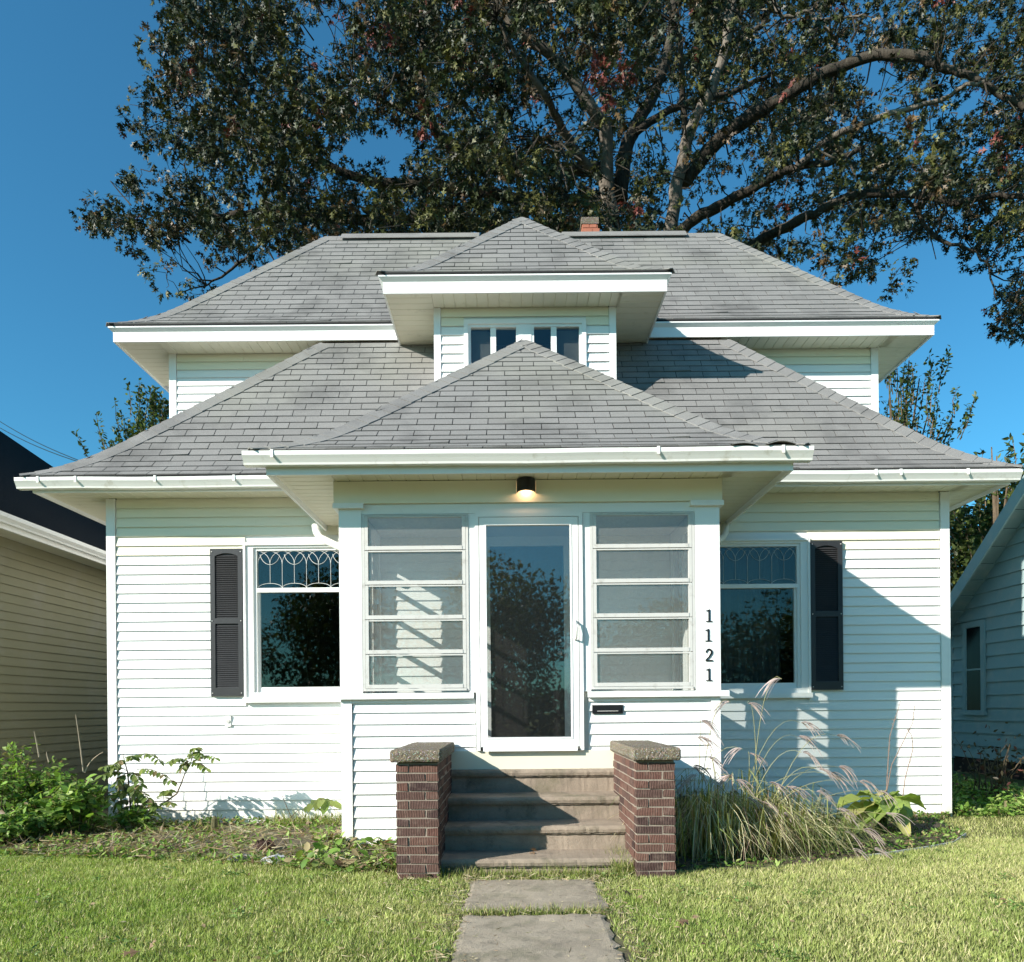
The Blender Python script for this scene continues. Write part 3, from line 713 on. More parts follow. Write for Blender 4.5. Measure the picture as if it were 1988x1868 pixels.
R_porch = Roof(-2.19, 0.16, 2.51, 0.19, 6.50, 8.80, 9.055, 9.055, 3.46, 5.45, 23)
R_porch.base('porch_roof', house, 'hip roof over the porch with pointed peak')
R_lower = Roof(-5.20, -2.42, 5.44, 2.83, 8.20, 9.985, 10.36, 10.36, 3.78, 6.005, 23)
R_lower.base('lower_roof', house, 'wide lower hip roof under the upper eave')
R_upper = Roof(-5.145, -2.88, 5.53, 3.33, 9.90, 12.20, 14.5, 12.21, 6.235, 8.73, 22)
R_upper.base('main_roof', house, 'highest hip roof with long ridge')
R_dorm = Roof(-1.46, 0.18, 1.835, 0.19, 8.64, 10.25, 11.6, 11.6, 6.155, 7.77, 15)
R_dorm.base('dormer_roof', house, 'small hip roof of the central dormer')
R_porch.front(1, True); R_lower.front(2, True); R_upper.front(3); R_dorm.front(4)
for i, q in enumerate((R_porch, R_lower, R_upper, R_dorm)): q.sides(10+2*i); q.hips(20+i)
rest.build('shingles', M['shingle'], house, kind='stuff')
# curled shingle at the right end of the porch eave, ridge strip, chimney
for k, (a, b, hgt) in enumerate(((2.16, 2.40, 0.026), (1.86, 2.06, 0.012))):
    mb = MB(); mb.tint = 0.35; n = 8; vs = []
    for i in range(n+1):
        x = a+(b-a)*i/n; h = hgt*math.sin(math.pi*i/n)
        vs += [(x, 6.47, 3.468+h), (x, 6.60, 3.50+h*0.3), (x, 6.47, 3.462+h), (x, 6.60, 3.494+h*0.3)]
    fs = [f for i in range(n) for f in ((i*4, i*4+4, i*4+5, i*4+1), (i*4+2, i*4+3, i*4+7, i*4+6), (i*4, i*4+2, i*4+6, i*4+4), (i*4+1, i*4+5, i*4+7, i*4+3))]
    mb.add(vs, fs); mb.build('curled_shingle', M['shingle'], R_porch.o)
mb = MB(); mb.tint = 0.7
for a, b in ((-2.62, -0.45), (0.85, 2.80)):
    mb.prism([(12.06, 8.63), (12.20, 8.765), (12.34, 8.63), (12.34, 8.645), (12.20, 8.785), (12.06, 8.645)], a, b, 'x')
mb.build('ridge_strip', M['shingle'], R_upper.o)
mb = MB(); mb.tint = 0.2
for k in range(32):
    x = -2.88+k*6.2/32; mb2 = MB(); mb2.tint = random.uniform(.3, .8); mb2.prism([(12.09, 8.61), (12.20, 8.735), (12.31, 8.61), (12.31, 8.62), (12.20, 8.748), (12.09, 8.62)], x, x+0.19, 'x'); mb2.build('cap_shingle', M['shingle'], R_upper.o)
ch = MB().box(1.24, 1.50, 12.9, 13.2, 7.2, 9.34).build('chimney', M['chimbrick'], house)
MB().box(1.225, 1.515, 12.885, 13.215, 9.34, 9.45).build('chimney_crown', M['cap'], ch)
for i in range(10):
    for j in range(2):
        MB().box(1.245+(i % 2)*0.05+j*0.125, 1.245+(i % 2)*0.05+j*0.125+0.11, 12.893, 12.905, 9.28-i*0.07, 9.335-i*0.07).build('brick', M['chimbrick'], ch)

# ------------------------------------------------------------------ eaves: fascia, soffit panels, gutters
def eave(name, XL, XR, Yf, Yb, prof_, mat, parent):
    vs = []; m = len(prof_)
    for (x, y, sx, sy) in ((XL, Yb, -1, 0), (XL, Yf, -1, -1), (XR, Yf, 1, -1), (XR, Yb, 1, 0)):
        vs += [(x+sx*d, y+sy*d, z) for d, z in prof_]
    fs = [(k*m+j, k*m+(j+1) % m, (k+1)*m+(j+1) % m, (k+1)*m+j) for k in range(3) for j in range(m)]
    fs += [tuple(range(m))[::-1], tuple(3*m+j for j in range(m))]
    mb = MB(); mb.add(vs, [f for f in fs]); o = mb.build(name, mat, parent); 
    return o
def pl_(z0, z1, z2): return [(0, z0), (0, z1), (0.045, z1+(z2-z1)*0.7), (0.045, z2), (-0.02, z2), (-0.02, z0)]
fa_u = eave('fascia', -5.095, 5.48, 9.95, 13.9, pl_(6.03, 6.155, 6.21), M['trim'], house)
fa_d = eave('fascia', -1.41, 1.785, 8.69, 9.98, pl_(5.945, 6.075, 6.13), M['trim'], house)
fa_l = eave('fascia', -5.13, 5.375, 8.30, 10.36, pl_(3.628, 3.74, 3.755), M['trim'], house)
fa_p = eave('fascia', -2.085, 2.425, 6.61, 8.70, pl_(3.283, 3.42, 3.435), M['trim'], house)
def soffit(parent, XL, XR, Yf, Yw, Yb, z, wl, wr, front_x=None, wdt=0.128):
    """front panels between the wall corners wl..wr, side panels beyond them"""
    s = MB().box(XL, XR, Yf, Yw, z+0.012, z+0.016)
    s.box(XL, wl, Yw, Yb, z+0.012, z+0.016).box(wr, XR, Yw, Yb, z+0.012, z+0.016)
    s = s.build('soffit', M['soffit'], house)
    me = {}
    def panel(lx, ly, cx, cy):
        key = (round(lx, 3), round(ly, 3))
        if key not in me:
            lx2, ly2 = lx-0.0, ly-0.0
            q = MB(); g_ = 0.005
            if lx < ly: q.prism([(-lx/2+g_, 0), (lx/2-g_, 0), (lx/2, 0.008), (-lx/2, 0.008)], -ly/2, ly/2, 'y')
            else: q.prism([(-ly/2+g_, 0), (ly/2-g_, 0), (ly/2, 0.008), (-ly/2, 0.008)], -lx/2, lx/2, 'x')
            me[key] = q.mesh('soffit_panel', M['soffit'])
        inst('soffit_panel', me[key], s, Matrix.Translation((cx, cy, z)))
    x = wl
    while x < wr-0.01:
        if front_x is None or any(a-0.1 <= x <= b for a, b in front_x): panel(wdt, Yw-Yf, x+wdt/2, (Yf+Yw)/2)
        x += wdt
    for a, b in ((XL, wl), (wr, XR)):
        y = Yf
        while y < Yb-0.01: panel(b-a, wdt, (a+b)/2, y+wdt/2); y += wdt
    return s
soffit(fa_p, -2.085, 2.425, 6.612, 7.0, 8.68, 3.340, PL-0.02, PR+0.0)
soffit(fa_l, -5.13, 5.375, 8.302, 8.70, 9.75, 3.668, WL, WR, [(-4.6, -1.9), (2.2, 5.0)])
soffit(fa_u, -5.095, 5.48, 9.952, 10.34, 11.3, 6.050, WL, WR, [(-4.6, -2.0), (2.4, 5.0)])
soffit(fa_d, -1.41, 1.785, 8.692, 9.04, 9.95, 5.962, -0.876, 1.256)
# J-channel lines where soffit meets wall
def gutter(x0, x1, yb, z, straps, drip):
    o = [(0, 0), (-0.075, 0), (-0.080, 0.018), (-0.098, 0.048), (-0.114, 0.072), (-0.116, 0.094), (-0.116, 0.108), (-0.104, 0.108), (-0.104, 0.100), (-0.108, 0.096), (-0.106, 0.074), (-0.092, 0.052), (-0.074, 0.022), (-0.070, 0.004), (-0.004, 0.004), (-0.004, 0.1), (0, 0.1)]
    n = max(3, int((x1-x0)/0.6)); mb = MB(); vs = []; m = len(o); rr = random.Random(int(x0*100))
    xs = [x0+(x1-x0)*k/n for k in range(n+1)]
    for k, x in enumerate(xs):
        s = rr.gauss(0, 0.0025) if 0 < k < n else 0
        vs += [(x, yb+a, z+b+s) for a, b in o]
    fs = [(k*m+j, (k+1)*m+j, (k+1)*m+(j+1) % m, k*m+(j+1) % m) for k in range(n) for j in range(m)]
    mb.add(vs, fs)
    cap = [(0, 0), (-0.075, 0), (-0.080, 0.018), (-0.098, 0.048), (-0.114, 0.072), (-0.116, 0.108), (0, 0.108)]
    mb.prism([(yb+a, z+b) for a, b in cap], x0-0.003, x0+0.002, 'x'); mb.prism([(yb+a, z+b) for a, b in cap], x1-0.002, x1+0.003, 'x')
    gu = mb.build('gutter', M['gutter'], house)
    for sx in straps:
        MB().box(sx-0.012, sx+0.012, yb-0.122, yb-0.1165, z+0.05, z+0.112).box(sx-0.012, sx+0.012, yb-0.122, yb+0.02, z+0.112, z+0.116).build('gutter_strap', M['gutter'], gu)
    return gu
def gx(px, Y): return at(px, 925, Y)[0]
gutter(-5.25, 5.43, 8.297, 3.652, [gx(p, 8.2) for p in (75, 148, 302, 455, 1700, 1748, 1878)], 0)
gutter(-2.25, 2.555, 6.607, 3.345, [-2.0, 1.25, 2.3], 0)
MB().box(-2.11, 2.45, 6.50, 6.60, 3.452, 3.458).build('drip_edge', M['gutter'], house)
MB().box(-5.15, 5.40, 8.20, 8.30, 3.762, 3.768).build('drip_edge', M['black'], house)
# downspout elbows either side of the porch
for nm, pts in (('l', [P(612,1020,8.62), P(614,1032,8.60), P(622,1044,8.55), P(640,1053,8.48), P(668,1066,8.40), P(690,1074,8.36)]), ('r', [P(1408,1018,8.62), P(1407,1034,8.6), P(1402,1044,8.56), P(1388,1052,8.5), P(1370,1058,8.45)])):
    MB().tube(pts, 0.042, 8).build('downspout', M['gutter'], house, True)

# ------------------------------------------------------------------ upper storey and dormer
uw = MB().box(WL, WR, Y2, Y2+0.12, 3.6, 6.05).box(WL, WL+0.1, Y2+0.12, 14.1, 3.6, 6.05).box(WR-0.1, WR, Y2+0.12, 14.1, 3.6, 6.05).build('upper_wall', M['siding'], house)
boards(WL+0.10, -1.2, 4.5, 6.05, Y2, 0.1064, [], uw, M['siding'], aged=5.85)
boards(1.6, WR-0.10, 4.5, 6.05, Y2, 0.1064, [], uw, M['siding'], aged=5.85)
for a, b in ((WL, WL+0.095), (WR-0.095, WR)): MB().box(a, b, Y2-0.024, Y2-0.001, 4.2, 6.048).build('corner_board', M['trim'], uw)
YD = 9.06; DL, DR = -0.876, 1.256
W1 = (-0.475, 0.115, 4.95, 5.765); W2 = (0.265, 0.855, 4.95, 5.765); CASD = (-0.525, 0.905, 4.90, 5.815)
dw = backing('dormer_wall', DL, DR, 4.2, 5.96, YD, 0.12, [W1, W2], M['siding'], house)
MB().box(DL, DL+0.06, YD+0.12, Y2+0.5, 4.2, 5.96).box(DR-0.06, DR, YD+0.12, Y2+0.5, 4.2, 5.96).build('side_wall', M['siding'], dw)
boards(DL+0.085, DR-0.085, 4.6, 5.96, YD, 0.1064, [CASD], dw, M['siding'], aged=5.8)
for a, b in ((DL, DL+0.08), (DR-0.08, DR)): MB().box(a, b, YD-0.024, YD-0.001, 4.25, 5.958).build('corner_board', M['trim'], dw)
wm_ = MB().box(CASD[0], W1[0], YD-0.035, YD, 4.90, CASD[3]).box(W2[1], CASD[1], YD-0.035, YD, 4.90, CASD[3]).box(W1[0], W2[1], YD-0.035, YD, W1[3], CASD[3]).box(W1[1], W2[0], YD-0.02, YD, 4.90, W1[3])
wm_.build('window_casing', M['trim'], dw)
for q, (x0, x1, z0, z1) in enumerate((W1, W2)):
    f = MB().box(x0, x0+0.03, YD-0.012, YD+0.05, z0, z1).box(x1-0.03, x1, YD-0.012, YD+0.05, z0, z1).box(x0+0.03, x1-0.03, YD-0.012, YD+0.05, z1-0.03, z1)
    xm = (x0+x1)/2+(0.0 if q == 0 else -0.03); f.box(xm-0.035, xm+0.03, YD-0.002, YD+0.05, z0, z1-0.03)
    f = f.build('dormer_window', M['trim'], dw)
    MB().box(x0+0.03, xm-0.036, YD+0.02, YD+0.025, z0, z1-0.03).build('pane', M['glass'] if q else M['glass'], f)
    MB().box(xm+0.031, x1-0.03, YD+0.02, YD+0.025, z0, z1-0.03).build('pane', M['glass'], f)
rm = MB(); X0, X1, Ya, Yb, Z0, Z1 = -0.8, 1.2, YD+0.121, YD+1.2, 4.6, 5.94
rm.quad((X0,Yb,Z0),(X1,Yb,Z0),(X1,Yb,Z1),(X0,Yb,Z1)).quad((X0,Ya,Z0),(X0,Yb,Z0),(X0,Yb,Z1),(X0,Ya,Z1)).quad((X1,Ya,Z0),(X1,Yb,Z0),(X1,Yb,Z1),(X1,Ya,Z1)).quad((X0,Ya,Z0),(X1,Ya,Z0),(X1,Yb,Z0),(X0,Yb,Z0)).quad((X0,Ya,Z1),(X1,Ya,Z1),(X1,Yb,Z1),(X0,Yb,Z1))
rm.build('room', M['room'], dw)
for x0, x1 in ((-0.44, -0.20), (0.56, 0.83)): MB().box(x0, x1, YD+0.06, YD+0.065, 4.9, 5.72).build('window_screen', M['curtain'], dw)

# ------------------------------------------------------------------ house number, porch light, tap
def numeral(ch, cx, cz, h):
    Y0, Y1 = YP-0.030, YP-0.0205; mb = MB()
    def poly(p): mb.prism([(cx+a*h, cz-h/2+b*h) for a, b in p], Y0, Y1, 'y')
    if ch == '1':
        poly([(-0.045, 0.05), (0.065, 0.05), (0.065, 1.0), (0.02, 1.0), (-0.045, 0.95)])
        poly([(-0.24, 0.0), (0.26, 0.0), (0.26, 0.055), (-0.24, 0.055)])
        poly([(-0.22, 0.86), (-0.045, 0.90), (-0.045, 0.965), (-0.22, 0.90)])
    else:
        pts = []
        for k in range(13):
            a = math.radians(165-k*18.5); pts.append((0.0+0.22*math.cos(a), 0.72+0.24*math.sin(a)))
        pts += [(0.04, 0.36), (-0.14, 0.19), (-0.24, 0.10)]
        for i in range(len(pts)-1):
            (a, b), (c, d_) = pts[i], pts[i+1]; w = 0.030+0.035*min(1, max(0, math.sin(math.pi*i/(len(pts)-1)))); L_ = math.hypot(c-a, d_-b); nx, nz = -(d_-b)/L_*w, (c-a)/L_*w; ex, ez = (c-a)/L_*0.012, (d_-b)/L_*0.012
            poly([(a-nx-ex, b-nz-ez), (c-nx+ex, d_-nz+ez), (c+nx+ex, d_+nz+ez), (a+nx-ex, b+nz-ez)])
        poly([(-0.27, 0.0), (0.28, 0.0), (0.28, 0.10), (-0.27, 0.10)])
        poly([(-0.26+0.055*math.cos(k*0.785)+0.045, 0.74+0.055*math.sin(k*0.785)) for k in range(8)])
    mb.name = ch; return mb
for i, (chh, py, lb) in enumerate((('1', 1195.7, 'black numeral 1 at the top of the house number'), ('1', 1233.5, 'black numeral 1 just above the numeral 2 on the porch post'), ('2', 1272, 'black numeral 2 on the right porch post'), ('1', 1310, 'black numeral 1 at the bottom of the house number, below the 2'))):
    x, z = at(1374.4+(-1 if i == 1 else 0.5), py, YP)
    numeral(chh, x, z, 0.112).build('house_numeral', M['black'], None, label=lb, cat='house number', group='numerals of the house number on the right porch post')
lx, lz = at(1021.5, 940, 6.95); 
lamp = empty('porch_light', (lx, YP-0.045, 3.27), 'small black downward wall lamp, lit, on the beam above the porch door', 'lamp')
n = 16; pr_ = [(lx+0.086*math.cos(math.pi+math.pi*k/n), YP-0.047+0.10*math.sin(math.pi+math.pi*k/n)) for k in range(n+1)]
inn = [(lx+0.080*math.cos(2*math.pi-math.pi*k/n), YP-0.050+0.094*math.sin(2*math.pi-math.pi*k/n)) for k in range(n+1)]
q = MB(); q.prism(pr_, 3.322, 3.334, 'z')
vs = []; m = n+1
for z in (3.215, 3.322): vs += [(a, b, z) for a, b in pr_]
for z in (3.215, 3.322): vs += [(a, b, z) for a, b in inn[::-1]]
fs = [(k, k+1, m+k+1, m+k) for k in range(n)]+[(2*m+k+1, 2*m+k, 3*m+k, 3*m+k+1) for k in range(n)]+[(k+1, k, 2*m+k, 2*m+k+1) for k in range(n)]
q.add(vs, fs); q.build('lamp_shade', M['black'], lamp)
em, nt, N, L = newmat('bulb_glow'); e_ = N.new('ShaderNodeEmission'); e_.inputs[0].default_value = (1, 0.62, 0.32, 1); e_.inputs[1].default_value = 4; o_ = N.new('ShaderNodeOutputMaterial'); L.new(e_.outputs[0], o_.inputs[0])
MB().tube([(lx, YP-0.095, 3.32), (lx, YP-0.095, 3.30), (lx, YP-0.095, 3.285)], [0.015, 0.026, 0.012], 10).build('bulb', em, lamp, True)
ld = bpy.data.lights.new('porch_bulb', 'POINT'); ld.energy = 0.7; ld.color = (1, 0.6, 0.32); ld.shadow_soft_size = 0.02
lo = bpy.data.objects.new('porch_bulb', ld); put(lo, lamp, Matrix.Translation((lx, YP-0.10, 3.235)))
tp = empty('garden_tap', (1.95, YP+0.2, 0.55), 'dark garden tap sticking out beside the right brick pier', 'tap')
tx = P(1322, 1552, 6.9)
MB().tube([(tx.x-0.10, 6.9, tx.z), (tx.x+0.02, 6.9, tx.z)], 0.02, 8).tube([(tx.x+0.02, 6.9, tx.z), (tx.x+0.05, 6.9, tx.z)], 0.032, 8).build('tap_body', M['black'], tp)
MB().tube([(tx.x+0.0, 6.9, tx.z+0.02), (tx.x, 6.9, tx.z+0.05)], 0.012, 6).build('tap_handle', M['black'], tp)
# ------------------------------------------------------------------ neighbours
def yboards(X, sgn, y0, y1, z0, z1, pitch, mat, parent, clip=None, hole=None, proud=0.018):
    n = int((z1-z0)/pitch)+1
    for i in range(n):
        b = z0+i*pitch; t = min(z1, b+pitch)
        if t-b < 0.03: continue
        segs = [(y0, y1)]
        if hole and hole[2] < t-0.01 and hole[3] > b+0.01: segs = [(y0, hole[0]), (hole[1], y1)]
        for a, c in segs:
            cb, ct = c, c; ab, at__ = a, a
            if clip: cb, ct = min(c, clip(b)), min(c, clip(t))
            if ct-at__ < 0.05: continue
            k = random.gauss(0, 0.0015); p0 = X+sgn*(proud+k)
            q = MB(); vs = [(X, ab, b), (p0, ab, b), (X+sgn*0.003, at__, t), (X, at__, t), (X, cb, b), (p0, cb, b), (X+sgn*0.003, ct, t), (X, ct, t)]
            q.add(vs, [(0,1,2,3), (7,6,5,4), (0,4,5,1), (1,5,6,2), (2,6,7,3)]); q.build('clapboard', mat, parent)
M['tan'] = simple('tan_siding', (0.225, 0.205, 0.115), 0.6, 0.08, 3, dirt=(0.25, 0.23, 0.16), dscale=2)
M['darkroof'] = simple('dark_shingle', (0.014, 0.014, 0.014), 0.95, 0.5, 14, bstr=0.6, bscale=40, spec=0.08)
M['shaded_white'] = simple('shaded_white_boards', (0.27, 0.36, 0.36), 0.6, 0.06, 2, dirt=(0.4, 0.41, 0.38), dscale=3)  # white boards with their deep cool shade put into the base colour
M['glassdark'] = glass('old_window_glass', 0.05, (0.7, 0.75, 0.75))

nb = empty('tan_house', (-11, 14, 0), 'tan clapboard house with a dark hip roof, at the left edge', 'house')
NX = -6.6
w = MB().box(NX-9, NX, 8.3, 19.8, -0.1, 3.6).build('wall', M['tan'], nb)
yboards(NX, 1, 8.32, 19.8, 0.35, 3.56, 0.118, M['tan'], w)
R_n = [(-6.15, 8.0, 3.66), (-6.15, 20.3, 3.66), (-16.1, 20.3, 3.66), (-16.1, 8.0, 3.66)]
q = MB(); top = 3.66+4.97*0.785
q.add(R_n+[(-11.12, 12.97, top), (-11.12, 15.33, top)], [(0,1,5,4), (1,2,5), (2,3,4,5), (3,0,4), (3,2,1,0)]); q.build('roof', M['darkroof'], nb)
MB().box(-6.60, -6.17, 8.03, 20.2, 3.555, 3.565).build('soffit', M['soffit'], nb)
gp = [(0.02, 3.56), (0.075, 3.56), (0.082, 3.58), (0.115, 3.62), (0.118, 3.67), (0.108, 3.67), (0.10, 3.63), (0.02, 3.58)]
q = MB(); q.prism([(-6.17+a, b) for a, b in gp], 7.98, 20.3, 'y'); q.build('gutter', M['gutter'], nb)
MB().box(-6.19, -6.15, 8.0, 20.3, 3.50, 3.66).build('fascia', M['gutter'], nb)

rb = empty('white_cottage', (9, 8, 0), 'shaded white cottage with wide boards and a steep gable, at the right edge', 'house')
RX = 8.45; ridgeY, ridgeZ, eaveZ, eaveY = 9.4, 6.80, 2.58, 15.0
sl = (ridgeZ-eaveZ)/(eaveY-ridgeY)
q = MB(); q.prism([(4.8, 0.28), (14.85, 0.28), (14.85, eaveZ+0.15), (ridgeY, ridgeZ-0.15), (4.8, eaveZ+0.1)], RX, RX+7, 'x'); w = q.build('gable_wall', M['shaded_white'], rb)
clipf = lambda z: 14.85 if z < eaveZ+0.1 else 14.85-(z-eaveZ-0.1)/sl
WH = (11.02, 11.52, 1.02, 2.50)
yboards(RX, -1, 6.2, 14.85, 0.29, 6.4, 0.228, M['shaded_white'], w, clip=clipf, proud=0.034)
MB().box(RX-0.0, RX+6.9, 4.9, 14.8, -0.1, 0.28).build('foundation', M['clod'], rb)
MB().box(RX-0.03, RX-0.001, 14.75, 14.86, 0.25, eaveZ).build('corner_board', M['shaded_white'], w)
for dx, mt, nm, off in ((0, M['darkroof'], 'roof', 0.05),):
    q = MB(); q.prism([(ridgeY, ridgeZ), (eaveY, eaveZ), (eaveY, eaveZ+0.05), (ridgeY, ridgeZ+0.07), (4.4, eaveZ+0.05), (4.4, eaveZ)], RX-0.42, RX+7.4, 'x'); q.build(nm, mt, rb)
q = MB(); q.prism([(ridgeY, ridgeZ-0.27), (eaveY+0.01, eaveZ-0.27), (eaveY+0.01, eaveZ+0.01), (ridgeY, ridgeZ+0.01)], RX-0.45, RX-0.42, 'x'); q.build('bargeboard', M['shaded_white'], rb)
nP = 18
for k in range(nP):
    a0, a1 = k/nP, (k+0.93)/nP
    ya, yb_ = eaveY-(eaveY-ridgeY)*a0, eaveY-(eaveY-ridgeY)*a1; za, zb_ = eaveZ+(ridgeZ-eaveZ)*a0-0.02, eaveZ+(ridgeZ-eaveZ)*a1-0.02
    q = MB(); q.add([(RX-0.41, ya, za), (RX, ya, za), (RX, yb_, zb_), (RX-0.41, yb_, zb_), (RX-0.41, ya, za-.015), (RX, ya, za-.015), (RX, yb_, zb_-.015), (RX-0.41, yb_, zb_-.015)], [(0,1,2,3), (7,6,5,4), (0,4,5,1), (2,6,7,3)]); q.build('soffit_board', M['shaded_white'], rb)
# small side window
cw = MB(); y0, y1, z0, z1 = 13.82, 14.30, 1.13, 2.67; X = RX-0.045
cw.box(X-0.015, X+0.02, y0-0.10, y0, z0-0.0, z1+0.10).box(X-0.015, X+0.02, y1, y1+0.10, z0, z1+0.10).box(X-0.015, X+0.02, y0, y1, z1, z1+0.10).box(X-0.04, X+0.02, y0-0.12, y1+0.12, z0-0.06, z0)
cw = cw.build('window', M['shaded_white'], rb)
MB().box(X-0.004, X+0.012, y0, y0+0.03, z0, z1).box(X-0.004, X+0.012, y1-0.03, y1, z0, z1).box(X-0.004, X+0.012, y0+.03, y1-.03, (z0+z1)/2-0.015, (z0+z1)/2+0.015).box(X-0.004, X+0.012, y0+.03, y1-.03, z0, z0+.03).build('window_frame', M['shaded_white'], cw)
MB().box(X+0.001, X+0.005, y0+.01, y1-.01, z0+.01, z1-.01).build('pane', simple('dark_pane', (0.008, 0.009, 0.010), 0.2, 0.2, 3, spec=0.12), cw)

# ------------------------------------------------------------------ leaf scatter
OAK = (np.array([(0,0,0), (.5,.08,.01), (1,0,-.08), (.5,-.08,.01), (.2,0,0), (.50,.38,-.04), (.50,-.38,-.04), (.52,0,0), (.84,.28,-.08), (.84,-.28,-.08), (.74,0,-.02)], dtype=np.float32),
       np.array([(0,3,1), (3,2,1), (4,7,5), (4,6,7), (7,10,8), (7,9,10)]))
SIMPLE = (np.array([(0,0,0), (.35,.26,.02), (.35,0,-.04), (.35,-.26,.02), (1,0,-.12), (.7,.17,-.02), (.7,-.17,-.02)], dtype=np.float32),
          np.array([(0,2,1), (0,3,2), (1,2,4), (2,3,4), (1,4,5), (3,6,4)]))
OVAL = (np.array([(0,0,0), (.3,.3,.03), (.3,-.3,.03), (.7,.26,.0), (.7,-.26,.0), (1,0,-.15), (.5,0,-.03)], dtype=np.float32),
        np.array([(0,6,1), (0,2,6), (1,6,3), (2,4,6), (3,6,5), (6,4,5)]))
def vnoise(x, y, s, seed=0):
    r = np.random.default_rng(seed); ph = r.uniform(0, 6.28, (6, 3)); o = 0
    for i in range(6):
        a = ph[i, 2]; k = s*(1.0+0.55*i); o = o+np.sin(k*(x*math.cos(a)+y*math.sin(a))+ph[i, 0]+1.7*np.sin(k*0.6*(y*math.cos(a)-x*math.sin(a))+ph[i, 1]))/(1+0.4*i)
    return o/3.0
def norm(a): return a/np.maximum(1e-6, np.linalg.norm(a, axis=1, keepdims=True))
def scatter(T, pos, d, nrm, L, W, col):
    V, F = T; n = len(pos); d = norm(d); s = norm(np.cross(d, nrm)); c = np.cross(s, d)
    X = pos[:, None, :] + d[:, None, :]*(V[None, :, 0, None]*L[:, None, None]) + s[:, None, :]*(V[None, :, 1, None]*W[:, None, None]) + c[:, None, :]*(V[None, :, 2, None]*L[:, None, None])
    k = len(V); FF = (F[None, :, :] + (np.arange(n)*k)[:, None, None]).reshape(-1, 3)
    C = np.repeat(col, k, axis=0)
    return X.reshape(-1, 3), FF, C
def joinp(parts):
    o = 0; Vs, Fs, Cs = [], [], []
    for V, F, C in parts: Vs.append(V); Fs.append(F+o); Cs.append(C); o += len(V)
    return np.concatenate(Vs), np.concatenate(Fs), np.concatenate(Cs)
def pick(pal, n, jit=0.18):
    pal = np.array([p[:3] for p in pal], dtype=np.float32); return pal
def colours(n, pal, wts, jit=0.2):
    pal = np.array(pal); i = rng.choice(len(pal), n, p=np.array(wts)/sum(wts))
    return np.clip(pal[i]*(1+rng.normal(0, jit, (n, 1))), 0.002, 1)

# ------------------------------------------------------------------ the great oak
GRID = {
 -4: "0000000044444444444444444444444444444444",
 -3: "0000005555555555555555555555555555555554",
 -2: "0000055666666666666666666666666666666666",
 -1: "0005788766368999999999999999776777777776",
  0: "0005787742469999988999999976665543676767",
  1: "0027999953579999966599999987656777777888",
  2: "0038999976789999985688999998888666777788",
  3: "0037889988999879994699998899998865467888",
  4: "0068986897898657994599758889988875677788",
  5: "0068999886545799978757556878999987777888",
  6: "0024576457995578987886576467889999888888",
  7: "0465643477998889978877665457889998888888",
  8: "6887777789999999999998987656767786677788",
  9: "0762164689999999999999988766554400355677",
 10: "0014034765000000000000000000054300455566",
 11: "0000254300000000000000000000000000045875",
 12: "0000000000000000000000000000000000016873",
}
oak = empty('oak_tree', (2.7, 17, 0), 'huge spreading oak with dark green and russet leaves rising behind the main roof', 'tree')
def limb(pts, w0, w1, Y0, Y1, name='limb', label=None, mt='bark'):
    n = len(pts); q = []; r = []
    # smooth by Catmull-Rom
    P3 = [P(x, y, Y0+(Y1-Y0)*i/(n-1)) for i, (x, y) in enumerate(pts)]
    for i in range(n-1):
        a, b, c, d_ = P3[max(0, i-1)], P3[i], P3[i+1], P3[min(n-1, i+2)]
        for k in range(5):
            t = k/5; v = 0.5*((2*b)+(c-a)*t+(2*a-5*b+4*c-d_)*t*t+(3*b-a-3*c+d_)*t**3)
            f = (i+t)/(n-1); q.append(v+Vector(rng.normal(0, 0.015, 3))); r.append(((w0+(w1-w0)*f)/2)/1500*(Y0+(Y1-Y0)*f)*(1+rng.normal(0, .05)))
    q.append(P3[-1]); r.append(w1/2/1500*Y1)
    mb = MB(); mb.tube(q, r, 9); mb.build(name, M[mt], oak, True); return q
def z2(l): return [(891.8+a*0.5514, b*0.5514) for a, b in l]
def z1_(l): return [(162.2+a*0.36705, b*0.36705) for a, b in l]
limbs = []
MB().tube([(2.85, 17.2, -0.2), (2.85, 17.1, 1.0), (2.8, 17, 3), (2.6, 17, 5.5), (2.3, 17, 8.6)], [0.75, 0.62, 0.56, 0.5, 0.30], 14).build('trunk', M['bark'], oak, True)
MB().tube([(2.85, 17.1, 4.2), (3.4, 17, 6.0), (3.65, 17, 8.4)], [0.45, 0.38, 0.32], 12).build('limb', M['bark'], oak, True)
